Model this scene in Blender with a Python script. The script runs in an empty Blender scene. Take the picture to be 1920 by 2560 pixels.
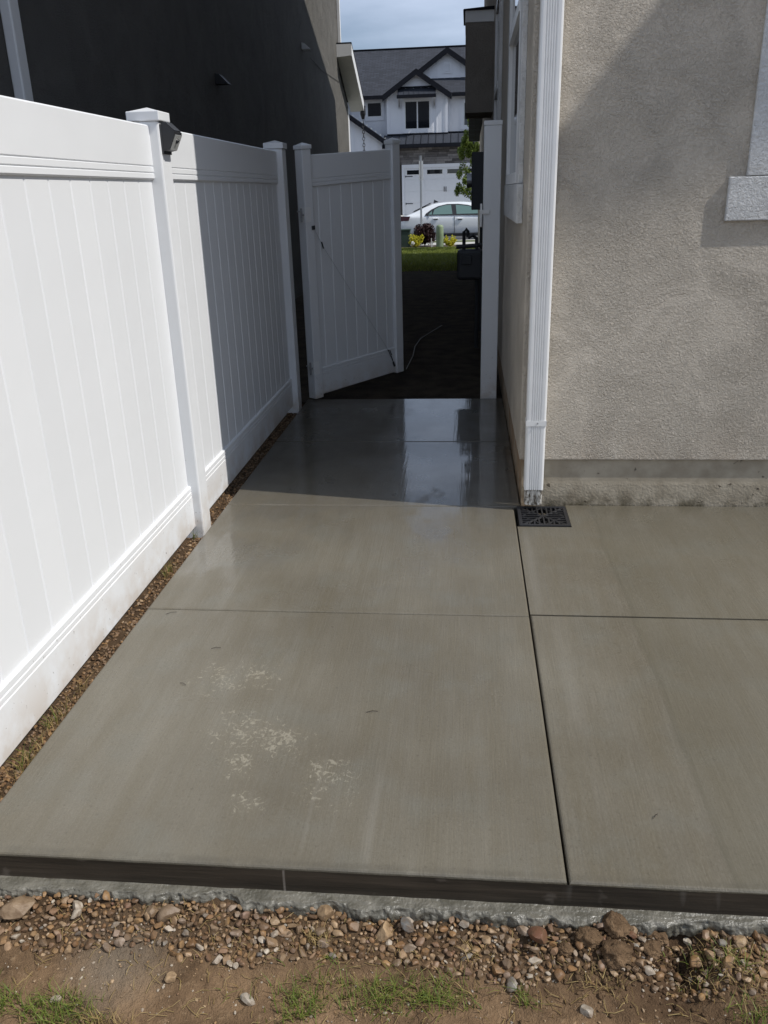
import bpy, bmesh, math, random
from mathutils import Vector, Matrix, noise
random.seed(7)
R = math.radians
scene = bpy.context.scene
COL = scene.collection

# ------------------------------------------------------------------ camera
cam = bpy.data.cameras.new("camera")
cam.sensor_fit = 'HORIZONTAL'; cam.sensor_width = 36.0
cam.lens = 36.0 * 2074.2 / 1920.0
cam.clip_start = 0.05; cam.clip_end = 2000
camo = bpy.data.objects.new("camera", cam); COL.objects.link(camo)
PITCH, ROLL, YAW = 0.3674, 0.02923, 0.10496
cf = Vector((-math.sin(YAW)*math.cos(PITCH), math.cos(YAW)*math.cos(PITCH), -math.sin(PITCH)))
cr = Vector((math.cos(YAW), math.sin(YAW), 0)); cd = cf.cross(cr)
r2 = math.cos(ROLL)*cr + math.sin(ROLL)*cd
d2 = -math.sin(ROLL)*cr + math.cos(ROLL)*cd
rot = Matrix((r2, -d2, -cf)).transposed()
camo.matrix_world = Matrix.Translation((0, 0, 1.6)) @ rot.to_4x4()
scene.camera = camo
scene.render.resolution_x, scene.render.resolution_y = 768, 1024

# ------------------------------------------------------------------ sun and sky
SUN = Vector((1.0, -0.19, 1.22)).normalized()
w = bpy.data.worlds.new("World"); scene.world = w; w.use_nodes = True
wt = w.node_tree; bg = wt.nodes['Background']
sky = wt.nodes.new('ShaderNodeTexSky'); sky.sky_type = 'NISHITA'; sky.sun_disc = False
sky.sun_elevation = math.asin(SUN.z); sky.sun_rotation = math.atan2(SUN.x, SUN.y)
sky.air_density = 1.0; sky.dust_density = 0.6; sky.ozone_density = 1.5; sky.altitude = 1300
geo = wt.nodes.new('ShaderNodeTexCoord')
mp = wt.nodes.new('ShaderNodeMapping'); mp.inputs['Scale'].default_value = (1.1, 1.6, 4.5)
mp.inputs['Rotation'].default_value = (0.1, 0.25, 0.5)
nz = wt.nodes.new('ShaderNodeTexNoise'); nz.inputs['Scale'].default_value = 2.2; nz.inputs['Detail'].default_value = 7
nz.inputs['Roughness'].default_value = 0.5
cr_ = wt.nodes.new('ShaderNodeMapRange'); cr_.inputs['From Min'].default_value = 0.30; cr_.inputs['From Max'].default_value = 0.68
cr_.inputs['To Max'].default_value = 0.85
mx = wt.nodes.new('ShaderNodeMix'); mx.data_type = 'RGBA'
mx.inputs[7].default_value = (10.0, 11.5, 14.4, 1)
wt.links.new(geo.outputs['Generated'], mp.inputs['Vector']); wt.links.new(mp.outputs[0], nz.inputs['Vector'])
wt.links.new(nz.outputs['Fac'], cr_.inputs['Value']); wt.links.new(cr_.outputs[0], mx.inputs[0])
wt.links.new(sky.outputs[0], mx.inputs[6]); wt.links.new(mx.outputs[2], bg.inputs['Color'])
bg.inputs['Strength'].default_value = 0.074
sl = bpy.data.lights.new("sun", 'SUN'); sl.energy = 4.2; sl.angle = R(0.55); sl.color = (1.0, 0.965, 0.91)
so = bpy.data.objects.new("sun", sl); COL.objects.link(so); so.location = (20, -4, 30)
so.rotation_euler = SUN.to_track_quat('Z', 'Y').to_euler()
scene.view_settings.view_transform = 'Standard'; scene.view_settings.look = 'None'
scene.view_settings.exposure = 0.0; scene.view_settings.gamma = 1.0

# ------------------------------------------------------------------ material helpers
class M:
    def __init__(s, name, base=(.5, .5, .5), rough=.6, metal=0., spec=.5):
        s.m = bpy.data.materials.new(name); s.m.use_nodes = True
        s.t = s.m.node_tree; s.b = s.t.nodes['Principled BSDF']
        s.b.inputs['Base Color'].default_value = (*base, 1); s.b.inputs['Roughness'].default_value = rough
        s.b.inputs['Metallic'].default_value = metal; s.b.inputs['Specular IOR Level'].default_value = spec
        s._tc = None
    def n(s, typ, ins=None, **props):
        x = s.t.nodes.new('ShaderNode' + typ)
        for k, v in props.items(): setattr(x, k, v)
        for k, v in (ins or {}).items():
            i = x.inputs[k]
            if isinstance(v, bpy.types.NodeSocket): s.t.links.new(v, i)
            else: i.default_value = v
        return x
    def co(s):
        if s._tc is None: s._tc = s.n('TexCoord')
        return s._tc.outputs['Object']
    def noise(s, scale, detail=3, vec=(1, 1, 1), rough=.55, dist=0.):
        mp = s.n('Mapping', {'Vector': s.co(), 'Scale': vec})
        return s.n('TexNoise', {'Vector': mp.outputs[0], 'Scale': scale, 'Detail': detail, 'Roughness': rough, 'Distortion': dist}).outputs['Fac']
    def rng(s, v, a, b, c=0., d=1., smooth=False):
        return s.n('MapRange', {'Value': v, 'From Min': a, 'From Max': b, 'To Min': c, 'To Max': d},
                   interpolation_type='SMOOTHSTEP' if smooth else 'LINEAR').outputs[0]
    def math(s, op, a, b=0., c=0.): return s.n('Math', {0: a, 1: b, 2: c}, operation=op).outputs[0]
    def mix(s, f, a, b):
        a = (*a, 1) if isinstance(a, tuple) else a; b = (*b, 1) if isinstance(b, tuple) else b
        return s.n('Mix', {0: f, 6: a, 7: b}, data_type='RGBA').outputs[2]
    def color(s, v): s.t.links.new(v, s.b.inputs['Base Color'])
    def rough(s, v): s.t.links.new(v, s.b.inputs['Roughness'])
    def bump(s, h, strength=.3, dist=.01):
        x = s.n('Bump', {'Height': h, 'Strength': strength, 'Distance': dist})
        s.t.links.new(x.outputs[0], s.b.inputs['Normal'])
    def xyz(s):
        return s.n('SeparateXYZ', {0: s.co()}).outputs
def plain(name, base, rough=.6, metal=0., spec=.5, var=.12, scale=6.):
    m = M(name, base, rough, metal, spec)
    f = m.noise(scale, 4)
    lo = tuple(c*(1-var) for c in base); hi = tuple(min(1, c*(1+var)) for c in base)
    m.color(m.mix(m.rng(f, .3, .7), lo, hi))
    return m

# vinyl
V = M('white vinyl', (.72, .73, .74), .38)
z = V.xyz()[2]
d1 = V.noise(9, 5); d2n = V.noise(60, 3)
low = V.math('MULTIPLY', V.rng(z, .22, .0), V.rng(d1, .36, .60))
spk = V.math('MULTIPLY', V.rng(z, .5, .0), V.rng(d2n, .68, .72))
f1 = V.mix(V.math('MULTIPLY', low, .62), (.72, .73, .74), (.46, .37, .28))
V.color(V.mix(V.math('MULTIPLY', spk, .7), f1, (.12, .09, .07)))
V.rough(V.rng(V.noise(14, 3), .3, .7, .32, .46))
V.bump(V.noise(3.5, 2), .14, .02)
vinyl = V.m
board_m = M('white vinyl board', (.80, .80, .79), .40)
oi = board_m.n('ObjectInfo').outputs['Random']
board_m.color(board_m.mix(oi, (.70, .71, .72), (.735, .745, .755)))
board_m.bump(board_m.noise(4, 2), .12, .02)
board_m = board_m.m

def stucco(name, base, stain=0.):
    s = M(name, base, .9, spec=.25)
    v1 = s.noise(72, 4, dist=1.8, rough=.6); v2 = s.noise(140, 3); v3 = s.noise(17, 3)
    vor = s.n('TexVoronoi', {'Vector': s.co(), 'Scale': 95.}, feature='SMOOTH_F1').outputs['Distance']
    h = s.math('ADD', s.math('MULTIPLY', v1, 1.0), s.math('MULTIPLY', v2, .35))
    h = s.math('ADD', h, s.math('MULTIPLY', vor, .35)); h = s.math('ADD', h, s.math('MULTIPLY', v3, .25))
    big = s.noise(1.3, 4)
    amp = s.rng(s.noise(3.1, 3, dist=.8), .35, .65, .55, 1.15)
    s.bump(s.math('MULTIPLY', h, amp), 1., .018)
    lo = tuple(c*.88 for c in base); hi = tuple(c*1.07 for c in base)
    c = s.mix(s.rng(big, .3, .7), lo, hi)
    c = s.mix(s.math('MULTIPLY', s.rng(v1, .5, .3), .25), c, tuple(x*.6 for x in base))
    if stain:
        zz = s.xyz()[2]
        st = s.math('MULTIPLY', s.rng(zz, .55, .1), s.rng(s.noise(7, 4, (1, 1, .3)), .4, .65))
        c = s.mix(s.math('MULTIPLY', st, stain), c, (.20, .12, .06))
    s.color(c)
    return s.m
st_house = stucco('greige stucco', (.62, .555, .465), .35)
st_trim = stucco('pale stucco trim', (.74, .74, .73))
st_neigh = stucco('dark taupe stucco', (.145, .138, .125))
st_bump = stucco('brown stucco', (.30, .27, .235))

HX_ = .282
fnd = M('foundation concrete', (.27, .24, .19), .85)
zz = fnd.xyz()[2]
rough_low = fnd.rng(zz, .135, .115)
b1 = fnd.noise(70, 4); b2 = fnd.noise(8, 4)
c0 = fnd.mix(fnd.rng(b2, .35, .65), (.42, .365, .28), (.29, .245, .18))
pit = fnd.rng(fnd.noise(22, 3), .66, .72)
moss = fnd.math('MULTIPLY', fnd.rng(zz, .09, .0), fnd.rng(fnd.noise(13, 4), .42, .6))
c1 = fnd.mix(fnd.math('MULTIPLY', pit, .8), c0, (.04, .03, .02))
rust = fnd.math('MULTIPLY', fnd.rng(fnd.xyz()[0], HX_+.10, HX_+.03), fnd.rng(fnd.noise(6, 4), .3, .6))
c1 = fnd.mix(fnd.math('MULTIPLY', rust, .8), c1, (.26, .14, .06))
fnd.color(fnd.mix(fnd.math('MULTIPLY', moss, .85), c1, (.075, .06, .03)))
fnd.bump(fnd.math('MULTIPLY', fnd.math('ADD', b1, pit), fnd.math('ADD', fnd.math('MULTIPLY', rough_low, .45), .15)), .6, .01)
fnd = fnd.m

# wet concrete
C = M('wet broomed concrete', (.2, .18, .15), .3)
x, y, z = C.xyz()[0:3]
big = C.noise(1.1, 5); med = C.noise(5, 5); fine = C.noise(90, 3)
strk = C.noise(9, 4, (1.6, .16, 1)); strk2 = C.noise(34, 3, (1.5, .07, 1))
c = C.mix(C.rng(big, .3, .7), (0.108, 0.094, 0.069), (0.180, 0.165, 0.131))
c = C.mix(C.math('MULTIPLY', C.rng(strk, .38, .68), .55), c, (0.121, 0.104, 0.071))
c = C.mix(C.math('MULTIPLY', C.rng(med, .5, .75), .35), c, (0.156, 0.160, 0.142))
c = C.mix(C.math('MULTIPLY', C.rng(strk2, .55, .75), .25), c, (0.163, 0.150, 0.122))
grain = C.math('ADD', C.noise(260, 2, (1, .35, 1)), C.math('MULTIPLY', C.noise(120, 2, (1.6, .05, 1)), .6))
c = C.mix(C.rng(grain, .62, .95, .20, 0.), c, (0.075, 0.066, 0.047))
c = C.mix(C.rng(grain, .80, 1.1, 0., .16), c, (0.211, 0.195, 0.160))
c = C.mix(C.math('MULTIPLY', C.rng(fine, .60, .70), .45), c, (0.077, 0.068, 0.050))
# damp trail on the right hand slabs: darker to its right
wob = C.math('MULTIPLY', C.math('SUBTRACT', C.noise(1.5, 3), .5), .07)
side = C.math('ADD', C.math('SUBTRACT', x, .655), wob)
trail = C.math('MULTIPLY', C.rng(side, -.004, .02, smooth=True), C.rng(side, .9, .0, .35, 1.))
c = C.mix(C.math('MULTIPLY', trail, .30), c, (0.103, 0.094, 0.066))
edge = C.rng(C.math('ABSOLUTE', C.math('SUBTRACT', side, .012)), .02, .0, smooth=True)
c = C.mix(C.math('MULTIPLY', edge, .16), c, (0.058, 0.054, 0.038))
# pale flaking patches where the cream coat has dried
mask = None
for (px, py, pr) in ((-.85, 2.47, .15), (-.74, 2.52, .13), (-.70, 2.19, .17), (-.57, 2.13, .15), (-.37, 1.95, .15), (-.60, 1.83, .06), (-.68, 2.02, .09), (-.42, 1.99, .09)):
    d = C.n('VectorMath', {0: C.co(), 1: (px, py, 0)}, operation='DISTANCE').outputs['Value']
    d = C.math('ADD', d, C.math('MULTIPLY', C.math('SUBTRACT', med, .5), .22))
    g = C.rng(d, pr, pr*.2)
    mask = g if mask is None else C.math('MAXIMUM', mask, g)
fl = C.noise(36, 5, rough=.68, dist=1.6)
fl = C.rng(C.math('ADD', fl, C.math('MULTIPLY', mask, .145)), .655, .72)
fl = C.math('MULTIPLY', fl, C.rng(mask, .02, .25))
c = C.mix(C.math('ADD', C.math('MULTIPLY', fl, .40), C.math('MULTIPLY', mask, .05)), c, (0.370, 0.341, 0.268))
# pale spill streaks
for (px, sy0, sy1, wd, am) in ((-.247, 1.62, 1.98, .022, .4), (-.42, 1.62, 2.05, .012, .25), (.30, 3.0, 3.9, .03, .3), (-1.02, 2.95, 3.45, .03, .3), (.36, 2.2, 2.98, .05, .22)):
    a = C.rng(C.math('ABSOLUTE', C.math('SUBTRACT', C.math('ADD', x, C.math('MULTIPLY', wob, .5)), px)), wd, 0., smooth=True)
    a = C.math('MULTIPLY', a, C.math('MULTIPLY', C.rng(y, sy0-.05, sy0+.1), C.rng(y, sy1+.1, sy1-.1)))
    c = C.mix(C.math('MULTIPLY', a, am*.5), c, (0.255, 0.244, 0.216))
wet = C.rng(C.math('ADD', y, C.math('MULTIPLY', C.math('SUBTRACT', big, .5), 2.2)), 3.6, 5.2)  # far-slab mask: drives gloss and the house shade painted into the colour
# a damp, slightly darker rim where the edge was tooled
rim = C.rng(y, 1.650, 1.632, smooth=True)
c = C.mix(C.math('MULTIPLY', rim, C.rng(C.noise(14, 4), .35, .65, .0, .6)), c, (0.088, 0.079, 0.061))
c = C.mix(C.math('MULTIPLY', wet, .62), c, (0.033, 0.029, 0.023))  # house shade painted into the far slabs' colour, on top of wetness
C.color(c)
rn = C.rng(C.noise(2.3, 4), .35, .65)
C.rough(C.rng(rn, 0, 1, .24, .45))
broom = C.noise(150, 2, (1, .03, 1)); ag = C.noise(210, 2)
hh = C.math('ADD', broom, C.math('MULTIPLY', ag, .55))
hh = C.math('ADD', hh, C.math('MULTIPLY', C.noise(4, 2), .5))
bs = C.n('Bump', {'Height': hh, 'Distance': .0022, 'Strength': .5})
C.t.links.new(bs.outputs[0], C.b.inputs['Normal'])
# film of standing water: full in the shaded stretch, ragged and patchy towards the dry end
film_n = C.noise(3.2, 5, (1, .55, 1), rough=.62)
film = C.rng(C.math('ADD', film_n, C.math('ADD', C.rng(y, 3.1, 4.9, -.42, .30), C.math('ADD', C.rng(C.n('VectorMath', {0: C.co(), 1: (-1.12, 3.35, 0)}, operation='DISTANCE').outputs['Value'], .55, .1, 0., .36), C.rng(C.n('VectorMath', {0: C.co(), 1: (-.15, 3.2, 0)}, operation='DISTANCE').outputs['Value'], .5, .1, 0., .28)))), .38, .56, smooth=True)
# the film drains away from the fence side of the far slabs
drain = C.math('MULTIPLY', C.rng(C.math('ADD', x, C.math('MULTIPLY', C.math('SUBTRACT', film_n, .5), 1.4)), -.35, -.75, 0., .62, smooth=True), C.rng(y, 4.1, 4.6))
film = C.math('MULTIPLY', film, C.math('SUBTRACT', 1., drain))
C.t.links.new(C.math('MULTIPLY', film, .95), C.b.inputs['Coat Weight'])
C.t.links.new(C.rng(wet, 0, 1, .5, .06), C.b.inputs['Specular IOR Level'])
C.t.links.new(C.rng(C.math('ADD', rn, strk2), .5, 1.5, .015, .07), C.b.inputs['Coat Roughness'])
C.b.inputs['Coat IOR'].default_value = 1.5
cb_ = C.n('Bump', {'Height': C.math('ADD', C.noise(70, 3, (1, .02, 1)), C.math('MULTIPLY', C.noise(6, 3), .5)), 'Distance': .0022, 'Strength': .17})
C.t.links.new(cb_.outputs[0], C.b.inputs['Coat Normal'])
concrete = C.m

E_ = M('wet form-marked concrete edge', (.04, .032, .025), .7, spec=.25)
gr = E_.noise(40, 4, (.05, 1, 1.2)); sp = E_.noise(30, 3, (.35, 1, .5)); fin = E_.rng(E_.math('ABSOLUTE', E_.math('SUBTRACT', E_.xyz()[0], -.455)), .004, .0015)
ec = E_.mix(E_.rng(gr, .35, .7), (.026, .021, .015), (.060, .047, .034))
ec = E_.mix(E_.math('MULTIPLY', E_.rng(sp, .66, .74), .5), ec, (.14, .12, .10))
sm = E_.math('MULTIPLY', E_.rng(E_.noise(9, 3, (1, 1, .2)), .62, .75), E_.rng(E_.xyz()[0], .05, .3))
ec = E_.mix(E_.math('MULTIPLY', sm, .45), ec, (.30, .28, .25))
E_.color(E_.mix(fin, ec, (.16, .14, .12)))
E_.bump(E_.math('ADD', gr, E_.math('MULTIPLY', sp, .6)), .5, .004)
edge_m = E_.m
O_ = M('wet slurry concrete', (.2, .185, .16), .22)
O_.color(O_.mix(O_.rng(O_.noise(16, 5), .35, .65), (.085, .080, .063), (.160, .150, .124)))
O_.rough(O_.rng(O_.noise(25, 3), .35, .65, .22, .55)); O_.bump(O_.noise(80, 4), .6, .01)
slurry = O_.m

S_ = M('brown dirt', (.16, .10, .065), .95, spec=.2)
n1 = S_.noise(5, 6, rough=.65); n2 = S_.noise(60, 5, rough=.7); n3 = S_.noise(220, 3)
sc_ = S_.mix(S_.rng(n1, .32, .68), (.060, .036, .019), (.24, .155, .088))
sc_ = S_.mix(S_.math('MULTIPLY', S_.rng(n2, .55, .72), .6), sc_, (.31, .215, .13))
dry = S_.n('VectorMath', {0: S_.co(), 1: (-.83, 1.41, -.13)}, operation='DISTANCE').outputs['Value']
sc_ = S_.mix(S_.math('MULTIPLY', S_.rng(S_.math('ADD', dry, S_.math('MULTIPLY', n1, .12)), .22, .1), .6), sc_, (.18, .155, .122))
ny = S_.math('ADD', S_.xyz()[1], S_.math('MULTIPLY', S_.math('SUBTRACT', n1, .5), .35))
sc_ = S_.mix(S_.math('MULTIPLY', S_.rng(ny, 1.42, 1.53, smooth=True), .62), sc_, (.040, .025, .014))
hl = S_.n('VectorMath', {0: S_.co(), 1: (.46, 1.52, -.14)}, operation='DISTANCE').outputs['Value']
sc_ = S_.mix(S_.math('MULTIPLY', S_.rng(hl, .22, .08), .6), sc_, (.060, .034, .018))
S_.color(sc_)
S_.bump(S_.math('ADD', n2, S_.math('MULTIPLY', n3, .5)), .9, .012)
dirt = S_.m
P_ = M('pebble', (.25, .17, .1), .55)
at = P_.n('Attribute', attribute_name='tone').outputs['Fac']
ramp = P_.n('ValToRGB', {'Fac': at}).outputs
cr2 = P_.t.nodes[-1].color_ramp; cr2.interpolation = 'LINEAR'
for i, (p, col) in enumerate(((0, (.09, .05, .025)), (.2, (.20, .105, .043)), (.4, (.30, .18, .078)), (.55, (.13, .092, .062)), (.7, (.37, .255, .145)), (.85, (.14, .062, .034)), (.93, (.42, .365, .29)), (1, (.12, .12, .115)))):
    e = cr2.elements[i] if i < 2 else cr2.elements.new(p)
    e.position = p; e.color = (*col, 1)
pn = P_.noise(45, 4)
P_.color(P_.mix(P_.math('MULTIPLY', P_.rng(pn, .38, .62), .75), ramp['Color'], (.12, .074, .039)))
P_.bump(P_.noise(160, 3), .35, .004)
pebble = P_.m

def leafy(name, a, b, rough=.55, tr=.25):
    m = M(name, a, rough, spec=.3)
    at = m.n('Attribute', attribute_name='tone').outputs['Fac']
    m.color(m.mix(at, a, b))
    m.b.inputs['Transmission Weight'].default_value = 0.
    if tr:
        t = m.n('BsdfTranslucent', {'Color': m.t.nodes['Principled BSDF'].inputs['Base Color'].links[0].from_socket})
        mxs = m.n('MixShader', {0: tr, 1: m.b.outputs[0], 2: t.outputs[0]})
        m.t.links.new(mxs.outputs[0], m.t.nodes['Material Output'].inputs[0])
    return m.m
grass_m = leafy('grass blades', (.08, .13, .018), (.21, .235, .05))
straw_m = leafy('dry grass blades', (.25, .17, .065), (.40, .30, .13))
lawn_m = leafy('lawn blades', (.13, .165, .026), (.25, .28, .055))
leaf_m = leafy('tree leaves', (.10, .15, .025), (.26, .32, .075), tr=.4)
plum_m = leafy('purple leaves', (.022, .010, .012), (.06, .026, .026))
gold_m = leafy('golden leaves', (.50, .47, .03), (.72, .66, .06))

G_ = M('dark soil and thatch', (.035, .028, .02), .95, spec=.1)
yy = G_.xyz()[1]
gc = G_.mix(G_.rng(G_.noise(6, 5), .35, .65), (.022, .017, .012), (.05, .038, .026))
G_.color(gc); G_.bump(G_.noise(40, 5), .8, .02)
soil_m = G_.m
L_ = plain('lawn turf', (.07, .085, .022), .95, var=.4, scale=14).m
asphalt = plain('asphalt', (.055, .055, .057), .9, var=.25, scale=40).m
pave = plain('pale pavement', (.42, .41, .38), .85, var=.12, scale=3).m
mulch = plain('bark mulch', (.05, .032, .022), .95, var=.5, scale=30).m
white_metal = plain('white painted aluminium', (.78, .78, .77), .32, var=.03, scale=12).m
D_ = M('grimy white aluminium', (.6, .57, .5), .5)
D_.color(D_.mix(D_.rng(D_.noise(70, 4, (1, 1, .5)), .42, .6), (.62, .6, .55), (.11, .09, .065))); grimy = D_.m
black_m = plain('black plastic', (.018, .018, .02), .42, var=.2).m
void_m = plain('drain pit', (.006, .006, .006), .9).m
dark_metal = plain('dark grey enclosure', (.03, .032, .036), .55, var=.15).m
galv = plain('galvanised steel', (.36, .37, .38), .42, metal=.8, var=.15, scale=30).m
frame_w = plain('white window frame', (.74, .74, .73), .4, var=.03).m
glass_d = M('dark window glass', (.012, .014, .017), .04, spec=.9).m
grey_panel = plain('solar lens', (.42, .42, .40), .25, var=.05).m
shingle = M('charcoal shingles', (.05, .05, .054), .95)
rows = shingle.n('TexBrick', {'Vector': shingle.n('Mapping', {'Vector': shingle.co(), 'Scale': (1, 1.35, 1)}).outputs[0], 'Color1': (.024, .028, .038, 1), 'Color2': (.040, .045, .060, 1), 'Mortar': (.016, .017, .02, 1), 'Scale': 1., 'Mortar Size': .012, 'Brick Width': .33, 'Row Height': .15}).outputs
shingle.color(rows['Color']); shingle.bump(shingle.noise(60, 3), .4, .01); shingle = shingle.m
black_trim = plain('black fascia', (.009, .010, .015), .75, spec=.2, var=.2).m
blk_metal = plain('dark standing seam metal', (.035, .04, .052), .5, metal=.1, var=.12, scale=3).m
siding = plain('white board siding', (.76, .77, .80), .6, var=.03, scale=1.).m
soffit_m = plain('white vinyl soffit', (.74, .74, .70), .5, var=.03).m
door_m = plain('white garage door', (.72, .73, .75), .5, var=.02).m
stone_m = M('ledge stone', (.2, .18, .17), .9)
soi = stone_m.n('ObjectInfo').outputs['Random']
stone_m.color(stone_m.mix(stone_m.rng(stone_m.noise(9, 4), .3, .7), stone_m.mix(soi, (.07, .065, .065), (.25, .235, .225)), stone_m.mix(soi, (.11, .10, .10), (.33, .31, .30))))
stone_m.bump(stone_m.noise(25, 4), .6, .02); stone_m = stone_m.m
mortar = plain('dark mortar', (.06, .055, .052), .95).m
silver = M('silver car paint', (.80, .82, .83), .25, metal=.15); silver.b.inputs['Coat Weight'].default_value = .7; silver.b.inputs['Coat Roughness'].default_value = .05; silver = silver.m
car_glass = M('green tinted car glass', (.11, .19, .17), .06, spec=.9).m
red_l = M('dark red tail lamp', (.05, .006, .01), .2).m
rubber = plain('tyre rubber', (.02, .02, .02), .8).m
alloy = plain('alloy', (.4, .41, .42), .35, metal=.8).m
ped_m = plain('sage green plastic', (.20, .26, .15), .55, var=.08).m
box_m = plain('dark green enclosure', (.035, .06, .045), .5, var=.1).m
bark = plain('pale bark', (.32, .29, .24), .9, var=.25, scale=20).m
stem_m = plain('brown stems', (.06, .035, .022), .9).m
cable_m = plain('pale cable', (.15, .13, .10), .5).m
twig_m = plain('dark twig', (.03, .022, .016), .9).m
clod_m = dirt
sign_m = plain('bare aluminium sign back', (.33, .34, .35), .45, metal=.5, var=.06).m
white_paint = plain('white flower', (.8, .8, .76), .6, var=.05).m

# ------------------------------------------------------------------ mesh helpers
class MB:
    def __init__(s): s.v = []; s.f = []; s.tone = []
    def quad(s, *p, tone=0.):
        i = len(s.v); s.v += [tuple(q) for q in p]; s.f.append(tuple(range(i, i+len(p)))); s.tone.append(tone); return s
    def hexa(s, a, tone=0.):
        i = len(s.v); s.v += [tuple(q) for q in a]
        for f in ((0, 3, 2, 1), (4, 5, 6, 7), (0, 1, 5, 4), (1, 2, 6, 5), (2, 3, 7, 6), (3, 0, 4, 7)):
            s.f.append(tuple(i+k for k in f)); s.tone.append(tone)
        return s
    def box(s, x0, y0, z0, x1, y1, z1, c=0., tone=0., seg=2):
        if x0 > x1: x0, x1 = x1, x0
        if y0 > y1: y0, y1 = y1, y0
        if z0 > z1: z0, z1 = z1, z0
        if c <= 0:
            return s.hexa(((x0,y0,z0),(x1,y0,z0),(x1,y1,z0),(x0,y1,z0),(x0,y0,z1),(x1,y0,z1),(x1,y1,z1),(x0,y1,z1)), tone)
        bm = bmesh.new(); bmesh.ops.create_cube(bm, size=1)
        for q in bm.verts:
            q.co = Vector((x0+(q.co.x+.5)*(x1-x0), y0+(q.co.y+.5)*(y1-y0), z0+(q.co.z+.5)*(z1-z0)))
        bmesh.ops.bevel(bm, geom=bm.edges[:], offset=c, segments=seg, affect='EDGES', profile=.5)
        return s.bm(bm, tone)
    def bm(s, bm, tone=0.):
        i = len(s.v); bm.verts.ensure_lookup_table(); bm.verts.index_update()
        s.v += [tuple(q.co) for q in bm.verts]
        for f in bm.faces: s.f.append(tuple(i+q.index for q in f.verts)); s.tone.append(tone)
        bm.free(); return s
    def prism(s, poly, axis, a, b, tone=0.):
        """poly: 2D outline, swept along an axis from a to b"""
        def P(u, v, t): return {'x': (t, u, v), 'y': (u, t, v), 'z': (u, v, t)}[axis]
        i = len(s.v); n = len(poly)
        s.v += [P(u, v, a) for u, v in poly] + [P(u, v, b) for u, v in poly]
        for k in range(n):
            j = (k+1) % n; s.f.append((i+k, i+j, i+n+j, i+n+k)); s.tone.append(tone)
        s.f.append(tuple(i+n-1-k for k in range(n))); s.f.append(tuple(i+n+k for k in range(n))); s.tone += [tone, tone]
        return s
    def tube(s, pts, r, n=8, tone=0.):
        pts = [Vector(p) for p in pts]; rs = r if isinstance(r, (list, tuple)) else [r]*len(pts)
        i0 = len(s.v); up = Vector((0, 0, 1))
        for k, p in enumerate(pts):
            d = (pts[min(k+1, len(pts)-1)]-pts[max(k-1, 0)]).normalized()
            a = d.cross(up if abs(d.z) < .9 else Vector((1, 0, 0))).normalized(); b = d.cross(a)
            for q in range(n):
                t = 2*math.pi*q/n; s.v.append(tuple(p+rs[k]*(math.cos(t)*a+math.sin(t)*b)))
        for k in range(len(pts)-1):
            for q in range(n):
                j = (q+1) % n
                s.f.append((i0+k*n+q, i0+k*n+j, i0+(k+1)*n+j, i0+(k+1)*n+q)); s.tone.append(tone)
        s.f.append(tuple(i0+n-1-q for q in range(n))); e = i0+(len(pts)-1)*n
        s.f.append(tuple(e+q for q in range(n))); s.tone += [tone, tone]
        return s
    def mesh(s, name, m, smooth=False, tones=False, sharp=0):
        me = bpy.data.meshes.new(name); me.from_pydata(s.v, [], s.f); me.update()
        bm = bmesh.new(); bm.from_mesh(me); bmesh.ops.recalc_face_normals(bm, faces=bm.faces[:]); bm.to_mesh(me); bm.free()
        if m: me.materials.append(m)
        if smooth: me.polygons.foreach_set('use_smooth', [True]*len(me.polygons))
        if sharp: me.set_sharp_from_angle(angle=R(sharp))
        if tones:
            a = me.attributes.new('tone', 'FLOAT', 'FACE'); a.data.foreach_set('value', s.tone)
        return me
def link(name, me, parent=None, loc=(0, 0, 0), rz=0., kind=None):
    o = bpy.data.objects.new(name, me); COL.objects.link(o); o.location = loc; o.rotation_euler = (0, 0, rz)
    if parent: o.parent = parent
    if kind: o['kind'] = kind
    return o
def wpos(o):
    p = Vector(o.location)
    while o.parent: o = o.parent; p = p + Vector(o.location)
    return p
def put(name, mb, m, parent=None, smooth=False, tones=False, kind=None, sharp=0):
    """a mesh given in world coordinates (parents are unrotated)"""
    o = link(name, mb.mesh(name, m, smooth, tones, sharp) if isinstance(mb, MB) else mb, parent, kind=kind)
    if parent: o.location = -wpos(parent)
    return o
def tag(o, label, cat, group=None):
    o['label'] = label; o['category'] = cat
    if group: o['group'] = group
    return o
def thing(name, loc, label, cat, group=None, rz=0.):
    o = bpy.data.objects.new(name, None); COL.objects.link(o); o.location = loc; o.rotation_euler = (0, 0, rz)
    o.empty_display_size = .1
    return tag(o, label, cat, group)
def grid(nx, ny, fn):
    mb = MB()
    for j in range(ny+1):
        for i in range(nx+1): mb.v.append(tuple(fn(i/nx, j/ny)))
    for j in range(ny):
        for i in range(nx):
            a = j*(nx+1)+i; mb.f.append((a, a+1, a+nx+2, a+nx+1)); mb.tone.append(0.)
    return mb
def fbm(x, y, z=0., o=4): return noise.fractal(Vector((x, y, z)), 1.0, 2.0, o)

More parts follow.
